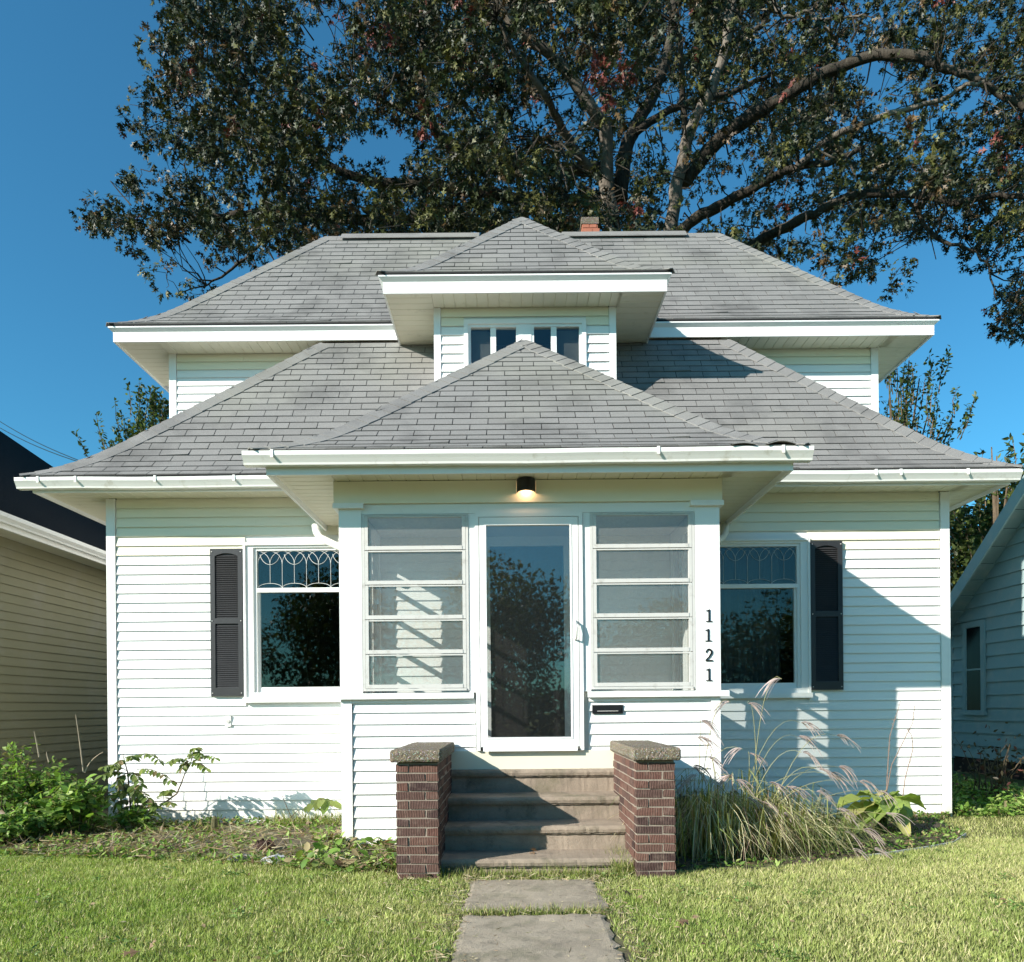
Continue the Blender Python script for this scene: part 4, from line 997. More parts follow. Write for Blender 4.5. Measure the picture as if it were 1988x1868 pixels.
LM = [
 (z2([(548,860),(520,640),(515,470),(470,390),(400,280),(320,190),(220,120),(120,-30)]), 30, 16, 17, 15),
 (z2([(510,640),(430,560),(370,470),(330,390),(280,300),(200,190),(130,60)]), 19, 9, 17, 14.5),
 (z2([(390,510),(340,505),(290,485)]), 9, 4, 15.8, 15.3),
 (z2([(565,700),(590,520),(640,410),(690,320),(740,150),(760,-40)]), 30, 15, 17, 18),
 (z2([(735,860),(760,680),(790,560),(810,460),(870,350),(930,200),(960,-20)]), 27, 18, 17, 16),
 (z2([(800,500),(785,330),(780,200),(770,90)]), 14, 8, 16.8, 16),
 (z2([(790,640),(880,530),(1010,420),(1130,350),(1300,250),(1450,200),(1600,200),(1720,240),(1840,290),(1990,380),(2120,420)]), 30, 9, 17, 14),
 (z2([(760,840),(830,770),(960,700),(1080,640),(1190,590),(1300,570),(1420,520)]), 24, 9, 17, 15),
 (z2([(900,960),(1020,870),(1150,800),(1250,750),(1400,690),(1640,690),(1750,715),(1900,690),(2050,700)]), 22, 9, 17.5, 14.5),
 (z2([(1180,600),(1290,500),(1390,450),(1520,400),(1700,350),(1770,305),(1850,290)]), 15, 6, 15.5, 14),
 (z2([(620,470),(720,400),(850,350),(950,330),(1100,260)]), 15, 8, 17.2, 18),
 (z2([(1600,720),(1680,840),(1800,880),(1860,940),(1890,1050)]), 9, 2.5, 15, 14.4),
 (z2([(960,150),(1060,90),(1100,10),(1140,-60)]), 12, 6, 17, 17),
 (z2([(1100,-10),(1140,60),(1230,40),(1270,70),(1380,60),(1420,50)]), 8, 3, 15, 14.6),
 (z2([(1290,-10),(1265,20),(1290,90),(1330,160)]), 5, 2, 14.8, 14.5),
 (z2([(1350,10),(1390,80),(1380,150)]), 4, 1.5, 14.8, 14.5),
 (z2([(1660,340),(1665,270),(1690,230)]), 5, 2, 14.4, 14.2),
 ([(1165,330),(1050,330),(950,318),(856,264),(830,213),(815,158),(822,73),(835,-20)], 26, 9, 17, 16),
 ([(850,250),(790,215),(749,202),(720,185),(690,165)], 11, 4, 16.5, 16),
 ([(1165,390),(1000,385),(850,360),(700,350),(600,300),(511,257),(474,246),(437,231),(400,215)], 24, 5, 17.5, 17),
 ([(1160,440),(950,440),(800,430),(660,425),(551,415),(492,415),(420,422),(364,437),(316,455),(283,455),(262,435)], 24, 4, 18, 17),
 ([(500,257),(480,180),(470,110),(440,60)], 8, 3, 17, 17),
 ([(550,415),(500,480),(440,530),(400,555)], 8, 3, 17.2, 17),
]
allpts = []; limbs_q = []
for ii, (pts, a, b, y0, y1) in enumerate(LM): limbs_q.append(limb(pts, a, b, y0, y1, mt='bark_lit' if ii in (0, 1, 4, 9, 13, 14) else 'bark')); allpts += limbs_q[-1]  # limbs painted as sunlit take the lighter bark
AP = np.array([tuple(v) for v in allpts])
OV = {(0, 8): 3, (0, 9): 0, (0, 10): 3, (1, 2): 0, (1, 8): 4, (1, 9): 0, (1, 10): 3, (2, 2): 0, (2, 3): 7, (2, 9): 3, (3, 2): 0, (4, 2): 3, (5, 2): 2, (5, 11): 2, (5, 12): 1, (6, 11): 2, (6, 12): 1, (6, 10): 6,
      (4, 21): 3, (4, 22): 4, (3, 20): 6, (5, 21): 5, (5, 22): 3, (6, 21): 4, (6, 22): 2, (6, 23): 4, (7, 22): 4, (7, 23): 3, (7, 24): 2, (8, 23): 4, (8, 24): 3, (6, 25): 4, (3, 30): 3, (3, 31): 2, (4, 31): 4, (6, 30): 5, (5, 25): 4, (0, 26): 4, (0, 29): 1, (0, 30): 1, (1, 26): 5, (8, 28): 4, (7, 17): 5, (4, 17): 3, (4, 18): 2, (3, 18): 5, (2, 17): 4, (2, 18): 3}
for (a_, b_), v_ in OV.items(): s_ = GRID[a_]; GRID[a_] = s_[:b_]+str(v_)+s_[b_+1:]
# foliage: balls of leaf clusters, thick enough to shade their own hearts
cp = []; ball = []; nb_ = 0
for row, s_ in GRID.items():
    for ci, ch in enumerate(s_):
        dens = int(ch)
        if not dens: continue
        cx, cy = 150+50*ci+25, row*50+25
        ex = (cx-1240)/1150; ey = (cy-250)/520; dp = 4.6*math.sqrt(max(0.10, 1-ex*ex*0.95-max(0, ey)**2*0.8))
        out = (cy < -60)
        for _ in range(rng.poisson((dens**1.6)*(0.136 if not out else 0.08)*(0.55+dp/4.6*0.75))):
            px, py = cx+rng.uniform(-26, 26), cy+rng.uniform(-26, 26); Y = 17+rng.uniform(-1, 1)*dp
            if py > 330: Y = max(Y, 13.4)
            c0 = np.array(P(px, py, Y)); R0 = rng.uniform(0.22, 0.46); nb_ += 1
            for k in range(max(4, int(62*R0*R0+3))):
                u = rng.normal(0, 1, 3); u /= np.linalg.norm(u); u *= rng.uniform(0.35, 1)**0.6; u[2] *= 0.72
                cp.append((*(c0+u*R0), dens, px, py)); ball.append(c0)
ball = np.array(ball)
cp = np.array(cp)
# the heavy limbs in the middle stand clear in front of the leaves
vis = np.array([tuple(v) for k_, seg in enumerate(limbs_q) if k_ in (0, 1, 3, 4, 5, 6, 7, 8, 9, 10) for v in seg])
vpx = vis[:, 0]/vis[:, 1]*1500; vpz = (vis[:, 2]-CAM_Z)/vis[:, 1]*1500
cx_ = cp[:, 0]/cp[:, 1]*1500; cz_ = (cp[:, 2]-CAM_Z)/cp[:, 1]*1500; dmin = np.full(len(cp), 1e9); yv = np.zeros(len(cp))
for i in range(len(vis)):
    d_ = np.hypot(cx_-vpx[i], cz_-vpz[i]); k = d_ < dmin; dmin[k] = d_[k]; yv[k] = vis[i, 1]
keep = ~((dmin < 26) & (cp[:, 1] < yv+0.3) & (rng.random(len(cp)) < 0.85)); cp = cp[keep]; ball = ball[keep]; print('oak clusters', len(cp), nb_)
nc = len(cp); ctr, near = np.unique(ball, axis=0, return_inverse=True); near = near.ravel(); cpos = cp[:, :3]
m = 9; pos = np.repeat(cpos, m, axis=0); n = len(pos)
axis = norm(cpos-ctr[near]+rng.normal(0, 0.25, cpos.shape)+np.array([0, 0, -0.12])); ax = np.repeat(axis, m, axis=0)
d = norm(ax*0.8+rng.normal(0, 0.6, (n, 3))+np.array([0, 0, -0.40])); pos = pos+d*rng.uniform(0.0, 0.07, (n, 1))
nr = rng.normal(0, 0.6, (n, 3))+np.array([-0.15, -0.25, 0.8])
L_ = rng.uniform(0.13, 0.21, n); W_ = L_*rng.uniform(0.6, 0.9, n)
pal = [(0.018, 0.025, 0.008), (0.033, 0.042, 0.011), (0.085, 0.085, 0.022), (0.090, 0.055, 0.022), (0.14, 0.036, 0.026), (0.20, 0.16, 0.11)]
clc = rng.choice(6, len(ctr), p=[.40, .33, .16, .06, .02, .03])
red = [(700, 365), (605, 362), (650, 25), (330, 470), (1715, 110), (1180, 150), (1110, 235), (740, 60), (430, 560), (1975, 265)]
cpx = cp[:, 4:6]
colc = np.array(pal)[clc[near]]
other = rng.choice(6, nc, p=[.3, .35, .25, .06, .02, .02]); mk = rng.random(nc) < 0.45; colc[mk] = np.array(pal)[other[mk]]
for rx, ry in red:
    hit = (np.hypot(cpx[:, 0]-rx, cpx[:, 1]-ry) < 26) & (rng.random(nc) < 0.6); colc[hit] = (0.16, 0.045, 0.035)
col = np.repeat(colc, m, axis=0)*(1+rng.normal(0, 0.25, (n, 1))); col = np.clip(col, 0.004, 0.5)
V, F, C = scatter(OAK, pos, d, nr, L_, W_, col)
fast('crown', V, F, M['oakleaf'], oak, C, kind='stuff', label='mass of lobed oak leaves, green mixed with russet'); print('oak tris', len(F))
# twigs: spray centre back to the nearest limb point, part of the way
tw = MB()
for c in ctr[::1]:
    dd = ((AP-c)**2).sum(1); j = int(np.argmin(dd)); a = Vector(AP[j]); c = Vector(c); L0 = (c-a).length
    if L0 > 2.0: a = c+(a-c)*(0.9/L0)
    mid = (a+c)/2+Vector(rng.normal(0, 0.12*L0**0.5, 3))-Vector((0, 0, 0.05))
    pts = [a, (a+mid)/2+Vector(rng.normal(0, .05, 3)), mid, (mid+c)/2+Vector(rng.normal(0, .05, 3)), c]
    tw.tube(pts, [0.018, 0.014, 0.010, 0.007, 0.003], 4, False)
for k in range(0, nc, 4):
    a, b = Vector(ctr[near[k]]), Vector(cpos[k]); 
    if 0.1 < (b-a).length < 1.6: tw.tube([a, (a+b)/2+Vector(rng.normal(0, .05, 3)), b], [0.008, 0.006, 0.004], 3, False)
tw.build('twigs', M['bark'], oak, kind='stuff')

# ------------------------------------------------------------------ smaller trees behind
def bg_tree(name, label, cx, Y, blobs, n, leafL, pal, wts, trunk_z, group=None, spread=0.6, T=SIMPLE, updir=0.5):
    X0 = P(cx, 900, Y).x
    t = empty(name, (X0, Y, 0), label, 'tree', group)
    MB().tube([(X0, Y, -0.1), (X0+0.1, Y, trunk_z*0.5), (X0, Y, trunk_z)], [0.16, 0.12, 0.05], 8).build('trunk', M['twig'], t, True)
    pos = []; tw = MB()
    tot = sum(b[2]*b[3] for b in blobs)
    for (bx, by, rx, ry) in blobs:
        k = max(6, int(n*rx*ry/tot)); c = P(bx, by, Y); sx, sz = rx*Y/1500, ry*Y/1500
        ns = max(3, k//28)
        for i in range(ns):
            a = rng.uniform(0, 2*math.pi); r = math.sqrt(rng.random()); e = Vector((c.x+sx*r*math.cos(a), Y+rng.normal(0, spread), c.z+sz*r*math.sin(a)))
            s0 = e-Vector(((e.x-X0)*0.18, 0, 0.5+rng.random()*0.35)); st = [s0, (s0+e)/2+Vector(rng.normal(0, .04, 3)), e]
            tw.tube(st, [0.012, 0.009, 0.004], 3, False)
            q = np.linspace(0.1, 1, 28)[:, None]; base = np.array(s0)*(1-q)+np.array(e)*q; pos.append(base+rng.normal(0, 0.035, (28, 3)))
        tw.tube([(X0, Y, trunk_z*0.6), ((X0+c.x)/2, Y, (trunk_z*0.8+c.z)/2), (c.x, Y, c.z)], [0.05, 0.03, 0.012], 5, False)
    tw.build('branches', M['twig'], t, kind='stuff')
    pos = np.concatenate(pos); n_ = len(pos); d = rng.normal(0, 1, (n_, 3))+np.array([0, 0, updir]); nr = rng.normal(0, 0.6, (n_, 3))+np.array([0, -0.3, 0.8])
    L = leafL*rng.uniform(0.7, 1.2, n_); V, F, C = scatter(T, pos, d, nr, L, L*rng.uniform(0.8, 1.1, n_), colours(n_, pal, wts))
    fast('crown', V, F, M['leaf'], t, C, kind='stuff'); return t
G1 = [(0.045, 0.07, 0.02), (0.07, 0.10, 0.025), (0.11, 0.13, 0.03)]
bg_tree('small_tree', 'small tree with upright leafy shoots showing left of the upper storey', 320, 20, [(318, 800, 22, 36), (290, 835, 22, 26), (262, 850, 30, 26), (222, 868, 24, 16), (276, 815, 12, 24), (345, 860, 30, 40), (310, 780, 22, 16), (205, 862, 20, 10)], 4200, 0.12, G1, [4, 4, 2], 7)
bg_tree('small_tree', 'small tree with long feathery shoots showing right of the upper storey', 1740, 16, [(1725, 720, 18, 40), (1745, 760, 30, 50), (1785, 735, 26, 30), (1765, 700, 16, 22), (1800, 810, 40, 26), (1740, 820, 40, 40), (1850, 806, 22, 6), (1828, 830, 20, 14)], 1700, 0.10, G1, [5, 4, 1], 6)
bg_tree('walnut_tree', 'top of a small walnut tree peeping over the right end of the lower roof', 1935, 15, [(1935, 885, 42, 16), (1925, 868, 18, 10), (1960, 900, 40, 20), (1930, 915, 50, 20)], 420, 0.14, G1, [4, 4, 2], 4.6)
bg_tree('dense_tree', 'dense shady tree filling the gap between the white house and the cottage', 1905, 19, [(1880, 1000, 60, 70), (1900, 1100, 70, 90), (1960, 1000, 60, 80), (1860, 1180, 50, 80), (1940, 1180, 80, 80), (1890, 1260, 70, 60)], 17000, 0.17, G1, [5, 4, 2], 6, spread=1.2)
bg_tree('hedge_shrub', 'dark overgrown shrub closing the gap behind the cottage window', 1880, 21, [(1870, 1290, 60, 60), (1900, 1380, 80, 60), (1860, 1400, 60, 50), (1960, 1300, 60, 80), (1870, 1220, 50, 50)], 9000, 0.18, G1, [6, 3, 1], 3, spread=0.8)
# trees over the street, seen in the window glass
for i, (x, y, h, r, lb) in enumerate(((-17, -22, 7.5, 5.0, 'wide street tree far to the left across the street, seen only in reflections'), (-8.5, -21, 8.8, 4.8, 'broad street tree opposite the tan house, seen only in the window glass'), (-0.6, -23, 8.9, 4.8, 'round street tree straight opposite the porch, seen in the storm door glass'), (7.2, -22, 6.6, 4.6, 'low street tree opposite the right half of the house, reflected in the glass'), (15, -23, 7.8, 5.0, 'tall street tree opposite the cottage, reflected in the glass'), (24, -22, 7.0, 5.0, 'wide street tree far to the right across the street, seen only in reflections'), (-27, -22, 8.0, 5.5, 'tallest tree at the left end of the row across the street, seen only in reflections'))):
    t = empty('street_tree', (x, y, 0), lb, 'tree', 'trees across the street')
    MB().tube([(x, y, -0.1), (x+.1, y, h*0.3), (x, y, h*0.55)], [0.3, 0.22, 0.12], 8).build('trunk', M['bark'], t, True)
    n_ = 10000; u = norm(rng.normal(0, 1, (n_, 3)))*rng.uniform(0.2, 1, (n_, 1))**0.5
    cc = rng.integers(0, 30, n_); ofs = norm(rng.normal(0, 1, (30, 3)))*np.array([r*0.62, r*0.55, h*0.33])*rng.uniform(.6, 1.05, (30, 1))
    pos = np.array([x, y, h*0.50])+ofs[cc]+u*np.array([r*0.42, r*0.40, h*0.20]); pos[:, 2] = np.abs(pos[:, 2])
    V, F, C = scatter(SIMPLE, pos, rng.normal(0, 1, (n_, 3)), rng.normal(0, 1, (n_, 3))+np.array([0, 0, .7]), rng.uniform(0.16, 0.32, n_), rng.uniform(0.18, 0.32, n_), colours(n_, G1, [5, 4, 1]))
    fast('crown', V, F, M['leaf'], t, C, kind='stuff')

hd = empty('street_hedge', (0, -18.6, 0), 'long clipped hedge across the street, seen only in reflections', 'hedge')
n_ = 26000; pos = np.stack([rng.uniform(-32, 32, n_), rng.normal(-18.6, 0.35, n_), rng.uniform(0, 1, n_)*(2.0+0.35*vnoise(rng.uniform(-32, 32, n_), 0.0, 1.3, 44))], 1)
V, F, C = scatter(SIMPLE, pos, rng.normal(0, 1, (n_, 3)), rng.normal(0, 1, (n_, 3)), rng.uniform(0.22, 0.36, n_), rng.uniform(0.22, 0.36, n_), colours(n_, G1, [5, 3, 1])); fast('foliage', V, F, M['leaf'], hd, C, kind='stuff')
# wires
q = P(-20, 806, 24); r_ = P(200, 912, 17)
for k, dz in enumerate((0, -0.22)):
    mb = MB(); mb.tube([q+(r_-q)*(i/10)+Vector((0, 0, dz*(1-i/10)-0.12*math.sin(math.pi*i/10))) for i in range(11)], 0.012, 5)
    mb.build('utility_wire', M['black'], None, label=('upper' if k == 0 else 'lower')+' black service wire slanting down behind the tan roof', cat='wire', group='service wires at the left')

# ------------------------------------------------------------------ lawn
def bedL(x): return np.interp(x, [-9, -4.6, -2.57, -1.4, -0.9, -0.62], [7.1, 6.93, 6.5, 6.15, 5.95, 5.75])
def bedR(x): return np.interp(x, [0.95, 1.25, 2.04, 2.8, 3.5, 4.0, 4.35, 4.5, 4.95, 7.5], [5.75, 5.88, 6.02, 6.36, 6.72, 7.02, 7.42, 8.2, 8.75, 9.0])
M['grass_c'] = M['grass']
BL = (np.array([(0,.5,0), (0,-.5,0), (.55,.38,.06), (.55,-.38,.06), (1,0,.24)], dtype=np.float32), np.array([(0,1,3), (0,3,2), (2,3,4)]))
def lawn(n_near, n_far):
    xs, ys_ = [], []
    Y = np.sqrt(rng.uniform(3.45**2, 7.2**2, n_near)); X = rng.uniform(-1, 1, n_near)*(0.70*Y+0.3); xs.append(X); ys_.append(Y)
    X = np.concatenate([rng.uniform(-8, -4, n_far//4), rng.uniform(4.0, 7.2, n_far//2), rng.uniform(-5, 5, n_far//4)]); Y = rng.uniform(1.0, 9.6, len(X)); xs.append(X); ys_.append(Y)
    X, Y = np.concatenate(xs), np.concatenate(ys_)
    wob = 0.035*vnoise(X*3, Y*3, 4, 5)
    onpath = (X > -0.325+wob+0.01) & (X < 0.575+wob) & (Y < 5.66+wob)
    joint = onpath & (Y > 4.70+wob*0.5) & (Y < 4.775+wob*0.5) & (rng.random(len(X)) < 0.8)
    front = (X > -0.6) & (X < 0.95) & (Y > 5.55) & (Y < 5.95)
    keep = (~onpath | joint) & ((Y < bedL(X)+0.06*vnoise(X, Y, 6, 2)) | (X > -0.6)) & ((Y < bedR(X)+0.03*vnoise(X, Y, 6, 3)) | (X < 0.93)) & ~((X > -.6) & (X < 0.95) & (Y > 5.94)) & ~((X > -.87) & (X < -.55) & (Y > 5.73)) & ~((X > .91) & (X < 1.21) & (Y > 5.74))
    keep &= ~(front & (rng.random(len(X)) < 0.45))
    return X[keep], Y[keep]
def blades(X, Y, h0, h1, w, pal, lean, seed, z=0.0):
    n = len(X); pos = np.stack([X, Y, np.full(n, z)-0.004], 1)
    cl = vnoise(X, Y, 22, seed+9); d = np.stack([rng.normal(0, lean, n)+0.28*cl+0.1, rng.normal(0, lean, n)+0.28*vnoise(X, Y, 19, seed+4), np.ones(n)], 1)
    nr = rng.normal(0, 1, (n, 3)); nr[:, 2] *= 0.2
    L = rng.uniform(h0, h1, n)*(1+0.25*vnoise(X, Y, 9, seed+3)); W = w*rng.uniform(0.6, 1.3, n)
    return scatter(BL, pos, d, nr, L, W, pal)
X, Y = lawn(235000, 70000); n = len(X); print('blades', n)
f1 = np.clip(0.5+0.55*vnoise(X, Y, 1.6, 1)+0.11*X, 0, 1)[:, None]; f2 = np.clip(0.5+0.8*vnoise(X, Y, 11, 6), 0, 1)[:, None]
ga, gb, gc = np.array([0.245, 0.33, 0.075]), np.array([0.385, 0.41, 0.15]), np.array([0.58, 0.52, 0.29])
pal_ = ga*(1-f1)+gb*f1; pal_ = pal_*(0.78+0.34*f2); straw = (rng.random((n, 1)) < 0.11+0.13*f1); pal_ = np.where(straw, gc, pal_)*(1+rng.normal(0, 0.16, (n, 1)))
V, F, C = blades(X, Y, 0.022, 0.050, 0.0052, np.clip(pal_, 0.01, 1), 0.38, 11)
fast('lawn_grass', V, F, M['grass'], None, C, kind='stuff', label='short mown lawn grass, greener at left and paler yellow at right', cat='grass')

# beds
def bed(name, xs, front, back):
    mb = MB(); nx = len(xs); ny = 14; vs = []
    for x in xs:
        a, b = float(front(x)), back
        for j in range(ny+1):
            y = a+(b-a)*j/ny; h = 0.006+(0.05*math.sin(math.pi*j/ny)**0.7*(0.6+0.4*math.sin(x*5+j))+rng.normal(0, .006) if 0 < j < ny else 0)
            vs.append((x, y, h))
    fs = [(i*(ny+1)+j, (i+1)*(ny+1)+j, (i+1)*(ny+1)+j+1, i*(ny+1)+j+1) for i in range(nx-1) for j in range(ny)]
    mb.add(vs, fs); return mb.build(name, M['soil'], kind='structure', smooth=True)
bed('bed_soil', np.arange(-6.5, -0.86, 0.07), lambda x: bedL(x)-0.05, YW+0.0)
bed('bed_soil', np.arange(1.21, 4.95, 0.07), lambda x: bedR(x), YW+0.0)
g = MB(); g.quad((-6.7, 8.74, 0.004), (-4.5, 8.74, 0.004), (-4.5, 21, 0.004), (-6.7, 21, 0.004)); g.build('gap_dark_sheet', M['soil'], kind='structure')  # dark ground sheet added to cut bounced light between the houses
# metal edging of the right bed
ed = MB(); xs = np.concatenate([np.arange(2.9, 4.36, 0.04)]); vs = []
for x in xs:
    y = float(bedR(x))-0.01; vs += [(x, y, -0.02), (x, y, 0.022+0.035*max(0, (x-3.9))), (x+0.012, y+0.025, 0.022+0.035*max(0, (x-3.9))), (x+0.012, y+0.025, -0.02)]
m = 4; ed.add(vs, [(k*m+j, (k+1)*m+j, (k+1)*m+(j+1) % m, k*m+(j+1) % m) for k in range(len(xs)-1) for j in range(m)]+[(3,2,1,0), tuple((len(xs)-1)*m+j for j in range(4))])
ed.build('bed_edging', M['stone'], None, label='pale strip edging curving round the right flower bed', cat='edging')

# ------------------------------------------------------------------ plants
def weeds(name, label, cat, regions, n, leafL, pal, wts, T=SIMPLE, kind='stuff', hmax=0.12, mat='leaf', updir=0.6):
    """low leafy cover: regions = function giving (x,y) samples"""
    X, Y = regions(n); n = len(X); hz = rng.uniform(0.01, 1, n)*hmax*np.clip(0.6+0.7*vnoise(X, Y, 5, 8), 0.1, 1.4)
    pos = np.stack([X, Y, hz], 1); d = rng.normal(0, 1, (n, 3)); d[:, 2] = np.abs(d[:, 2])*updir
    nr = rng.normal(0, 0.45, (n, 3))+np.array([0, -0.2, 1.0]); L = leafL*rng.uniform(0.5, 1.25, n)
    V, F, C = scatter(T, pos, d, nr, L, L*rng.uniform(0.7, 1.1, n), colours(n, pal, wts, 0.25))
    return fast(name, V, F, M[mat], None, C, kind=kind, label=label, cat=cat)
GP = [(0.10, 0.19, 0.03), (0.17, 0.28, 0.05), (0.28, 0.36, 0.10), (0.30, 0.24, 0.13), (0.18, 0.12, 0.07)]
def regL(n):
    X = rng.uniform(-6.4, -0.9, n); Y = rng.uniform(0, 1, n); lo = bedL(X)-0.12; Y = lo+(8.66-lo)*Y
    dens = np.clip(0.35+0.6*vnoise(X, Y, 2.6, 12)+0.35*(X < -3.0)+0.5*(X < -4.2)+0.3*(Y < lo+0.5), 0.05, 1); k = rng.random(n) < dens; return X[k], Y[k]
weeds('ground_cover', 'low weeds and creeping leaves covering the left flower bed', 'weeds', regL, 19000, 0.058, GP, [3, 4, 3, 2.2, 2.2], hmax=0.10)
def regP(n):
    X = rng.uniform(-1.75, -0.86, n); Y = rng.uniform(6.0, 7.0, n); return X, Y
weeds('ivy_patch', 'broad pale leaves creeping at the foot of the left brick pier', 'creeper', regP, 650, 0.085, GP, [1, 3, 3, 2, 1.5], T=OVAL, hmax=0.16)
def regR(n):
    X = rng.uniform(1.22, 4.9, n); Y = rng.uniform(0, 1, n); lo = bedR(X); Y = lo+(8.66-lo)*Y; k = Y < 8.66; return X[k], Y[k]
weeds('ground_cover', 'leaf litter and small weeds in the right flower bed', 'weeds', regR, 9000, 0.045, GP, [3, 3, 2, 2, 2.5], hmax=0.07)
def regRR(n):
    X = rng.uniform(4.98, 7.0, n); Y = rng.uniform(8.6, 11.3, n); k = (X < 6.85) | (Y < 9); return X[k], Y[k]
weeds('ground_cover', 'bright leafy ground cover in the gap by the cottage', 'weeds', regRR, 8000, 0.075, GP, [3, 4, 3, .3, .2], hmax=0.22)
# dry litter strands
def strands(name, label, cat, X, Y, z, L, w, pal, wts, flat=0.15, mat='grass'):
    n = len(X); pos = np.stack([X, Y, z], 1); d = rng.normal(0, 1, (n, 3)); d[:, 2] = np.abs(d[:, 2])*flat
    V, F, C = scatter(BL, pos, d, rng.normal(0, 1, (n, 3))+np.array([0, 0, 1]), L, np.full(n, w), colours(n, pal, wts, 0.25))
    return fast(name, V, F, M[mat], None, C, kind='stuff', label=label, cat=cat)
X = rng.uniform(-6, -0.9, 2600); Y = bedL(X)-0.1+rng.random(2600)*1.5
strands('dry_straw', 'dry stalks and straw strewn over the left bed', 'straw', X, Y, rng.uniform(0.01, 0.09, 2600), rng.uniform(0.06, 0.24, 2600), 0.007, [(0.32, 0.25, 0.15), (0.20, 0.13, 0.08), (0.42, 0.36, 0.26)], [3, 2, 2])
X = rng.uniform(-0.9, 0.95, 900); Y = rng.choice([4.74, 5.62, 5.75], 900)+rng.normal(0, 0.05, 900); X = np.where(rng.random(900) < 0.35, rng.choice([-0.36, 0.63], 900)+rng.normal(0, 0.03, 900), X); Y = np.where(np.abs(X-0.135) > 0.47, rng.uniform(3.6, 5.8, 900), Y)
strands('dry_straw', 'straw and dead grass along the path joints', 'straw', X, Y, rng.uniform(0.015, 0.03, 900), rng.uniform(0.03, 0.08, 900), 0.005, [(0.42, 0.36, 0.24), (0.3, 0.22, 0.14)], [3, 2])
# taller grass tufts along the steps, the seams and the wall
def tufts(spots, label):
    Xs, Ys, hs = [], [], []
    for (x, y, r, n, h) in spots: Xs.append(rng.normal(x, r, n)); Ys.append(rng.normal(y, r*0.5, n)); hs.append(np.full(n, h))
    X, Y, h = map(np.concatenate, (Xs, Ys, hs)); n = len(X); pos = np.stack([X, Y, np.zeros(n)], 1)
    d = np.stack([rng.normal(0, .35, n), rng.normal(0, .35, n), np.ones(n)], 1); nr = rng.normal(0, 1, (n, 3)); nr[:, 2] *= .2
    V, F, C = scatter(BL, pos, d, nr, h*rng.uniform(.5, 1.2, n), np.full(n, .006), colours(n, [(0.16, 0.21, 0.05), (0.26, 0.28, 0.09), (0.38, 0.34, 0.18)], [3, 3, 2]))
    fast('grass_tuft', V, F, M['grass'], None, C, kind='stuff', label=label, cat='grass')
tufts([(x, 5.80+rng.normal(0, .02), 0.07, 70, 0.085) for x in np.arange(-0.5, 0.9, 0.12)]+[(0.86, 6.1, 0.05, 220, 0.16), (0.84, 6.35, 0.04, 160, 0.17), (0.85, 5.88, .06, 200, 0.14)]+[(x, 4.74, 0.05, 50, 0.07) for x in np.arange(-0.3, 0.6, 0.1)], 'grass tufts along the foot of the steps and the path joint')
tufts([(x, 8.6, 0.09, 50, 0.16) for x in (-4.1, -3.4, -2.6, -2.2, -2.0, -1.9, -1.75)]+[(-2.3, 8.35, 0.16, 260, 0.22), (-1.8, 8.3, 0.14, 220, 0.22)]+[(x, float(bedL(x)), 0.10, 90, 0.07) for x in np.arange(-6, -0.9, 0.22)], 'long grass tufts growing against the left wall')

def poly_tube(mb, pts, r0, r1, n=5):
    mb.tube(pts, [r0+(r1-r0)*i/(len(pts)-1) for i in range(len(pts))], n)
def curve(a, b, c, n=8):
    a, b, c = Vector(a), Vector(b), Vector(c)
    return [a*(1-t)**2+b*2*t*(1-t)+c*t*t for t in [i/n for i in range(n+1)]]
# leafy weed bushes
def bush(x, y, r, h, n, label, leafL=0.07, pal=GP, wts=(3, 5, 2, .2, .1)):
    t = empty('weed_bush', (x, y, 0), label, 'bush', 'leafy weeds in the left bed')
    st = MB(); pos = []
    for i in range(int(n/26)):
        a = rng.uniform(0, 6.28); rr = r*math.sqrt(rng.random()); hh = h*(1-0.45*(rr/r)**2)*rng.uniform(0.6, 1.08)
        e = Vector((x+rr*math.cos(a), y+rr*0.75*math.sin(a), hh)); b = Vector((x+rr*0.5*math.cos(a), y+rr*0.4*math.sin(a), 0)); cvs = curve(b, (b+e)/2+Vector((0, 0, 0.1)), e, 5)
        poly_tube(st, cvs, 0.005, 0.002, 4)
        q = np.sqrt(rng.random(26))[:, None]; c_ = np.array([tuple(v) for v in cvs]); k = (q[:, 0]*5); i0 = np.minimum(k.astype(int), 4); fr = (k-i0)[:, None]
        pos.append(c_[i0]*(1-fr)+c_[i0+1]*fr+rng.normal(0, 0.03, (26, 3)))
    st.build('stems', M['twig'], t, kind='stuff'); pos = np.concatenate(pos); n_ = len(pos)
    d = rng.normal(0, 1, (n_, 3)); d[:, 2] = d[:, 2]*0.5+0.1; L = leafL*rng.uniform(0.6, 1.3, n_)
    V, F, C = scatter(SIMPLE, pos, d, rng.normal(0, 0.4, (n_, 3))+np.array([-0.1, -0.3, 1]), L, L*rng.uniform(0.8, 1.1, n_), colours(n_, pal, wts))
    fast('foliage', V, F, M['leaf'], t, C, kind='stuff'); return t
bush(-5.35, 8.0, 0.62, 1.02, 2600, 'tallest leafy weed bush, at the left edge against the tan house')
bush(-4.72, 7.95, 0.42, 0.74, 1600, 'leafy weed bush between the tallest one and the white corner board')
bush(-4.40, 7.75, 0.34, 0.62, 900, 'weed bush with long leaves right in front of the white corner board', 0.10)
bush(-5.6, 7.35, 0.6, 0.55, 1800, 'spreading weed bush with white blossoms at the front left')
bush(-4.85, 7.35, 0.45, 0.38, 1200, 'low weed bush in front of the dark gap between the houses')
bush(-3.85, 7.95, 0.30, 0.26, 420, 'small pale weed bush under the sapling')
fl = MB()
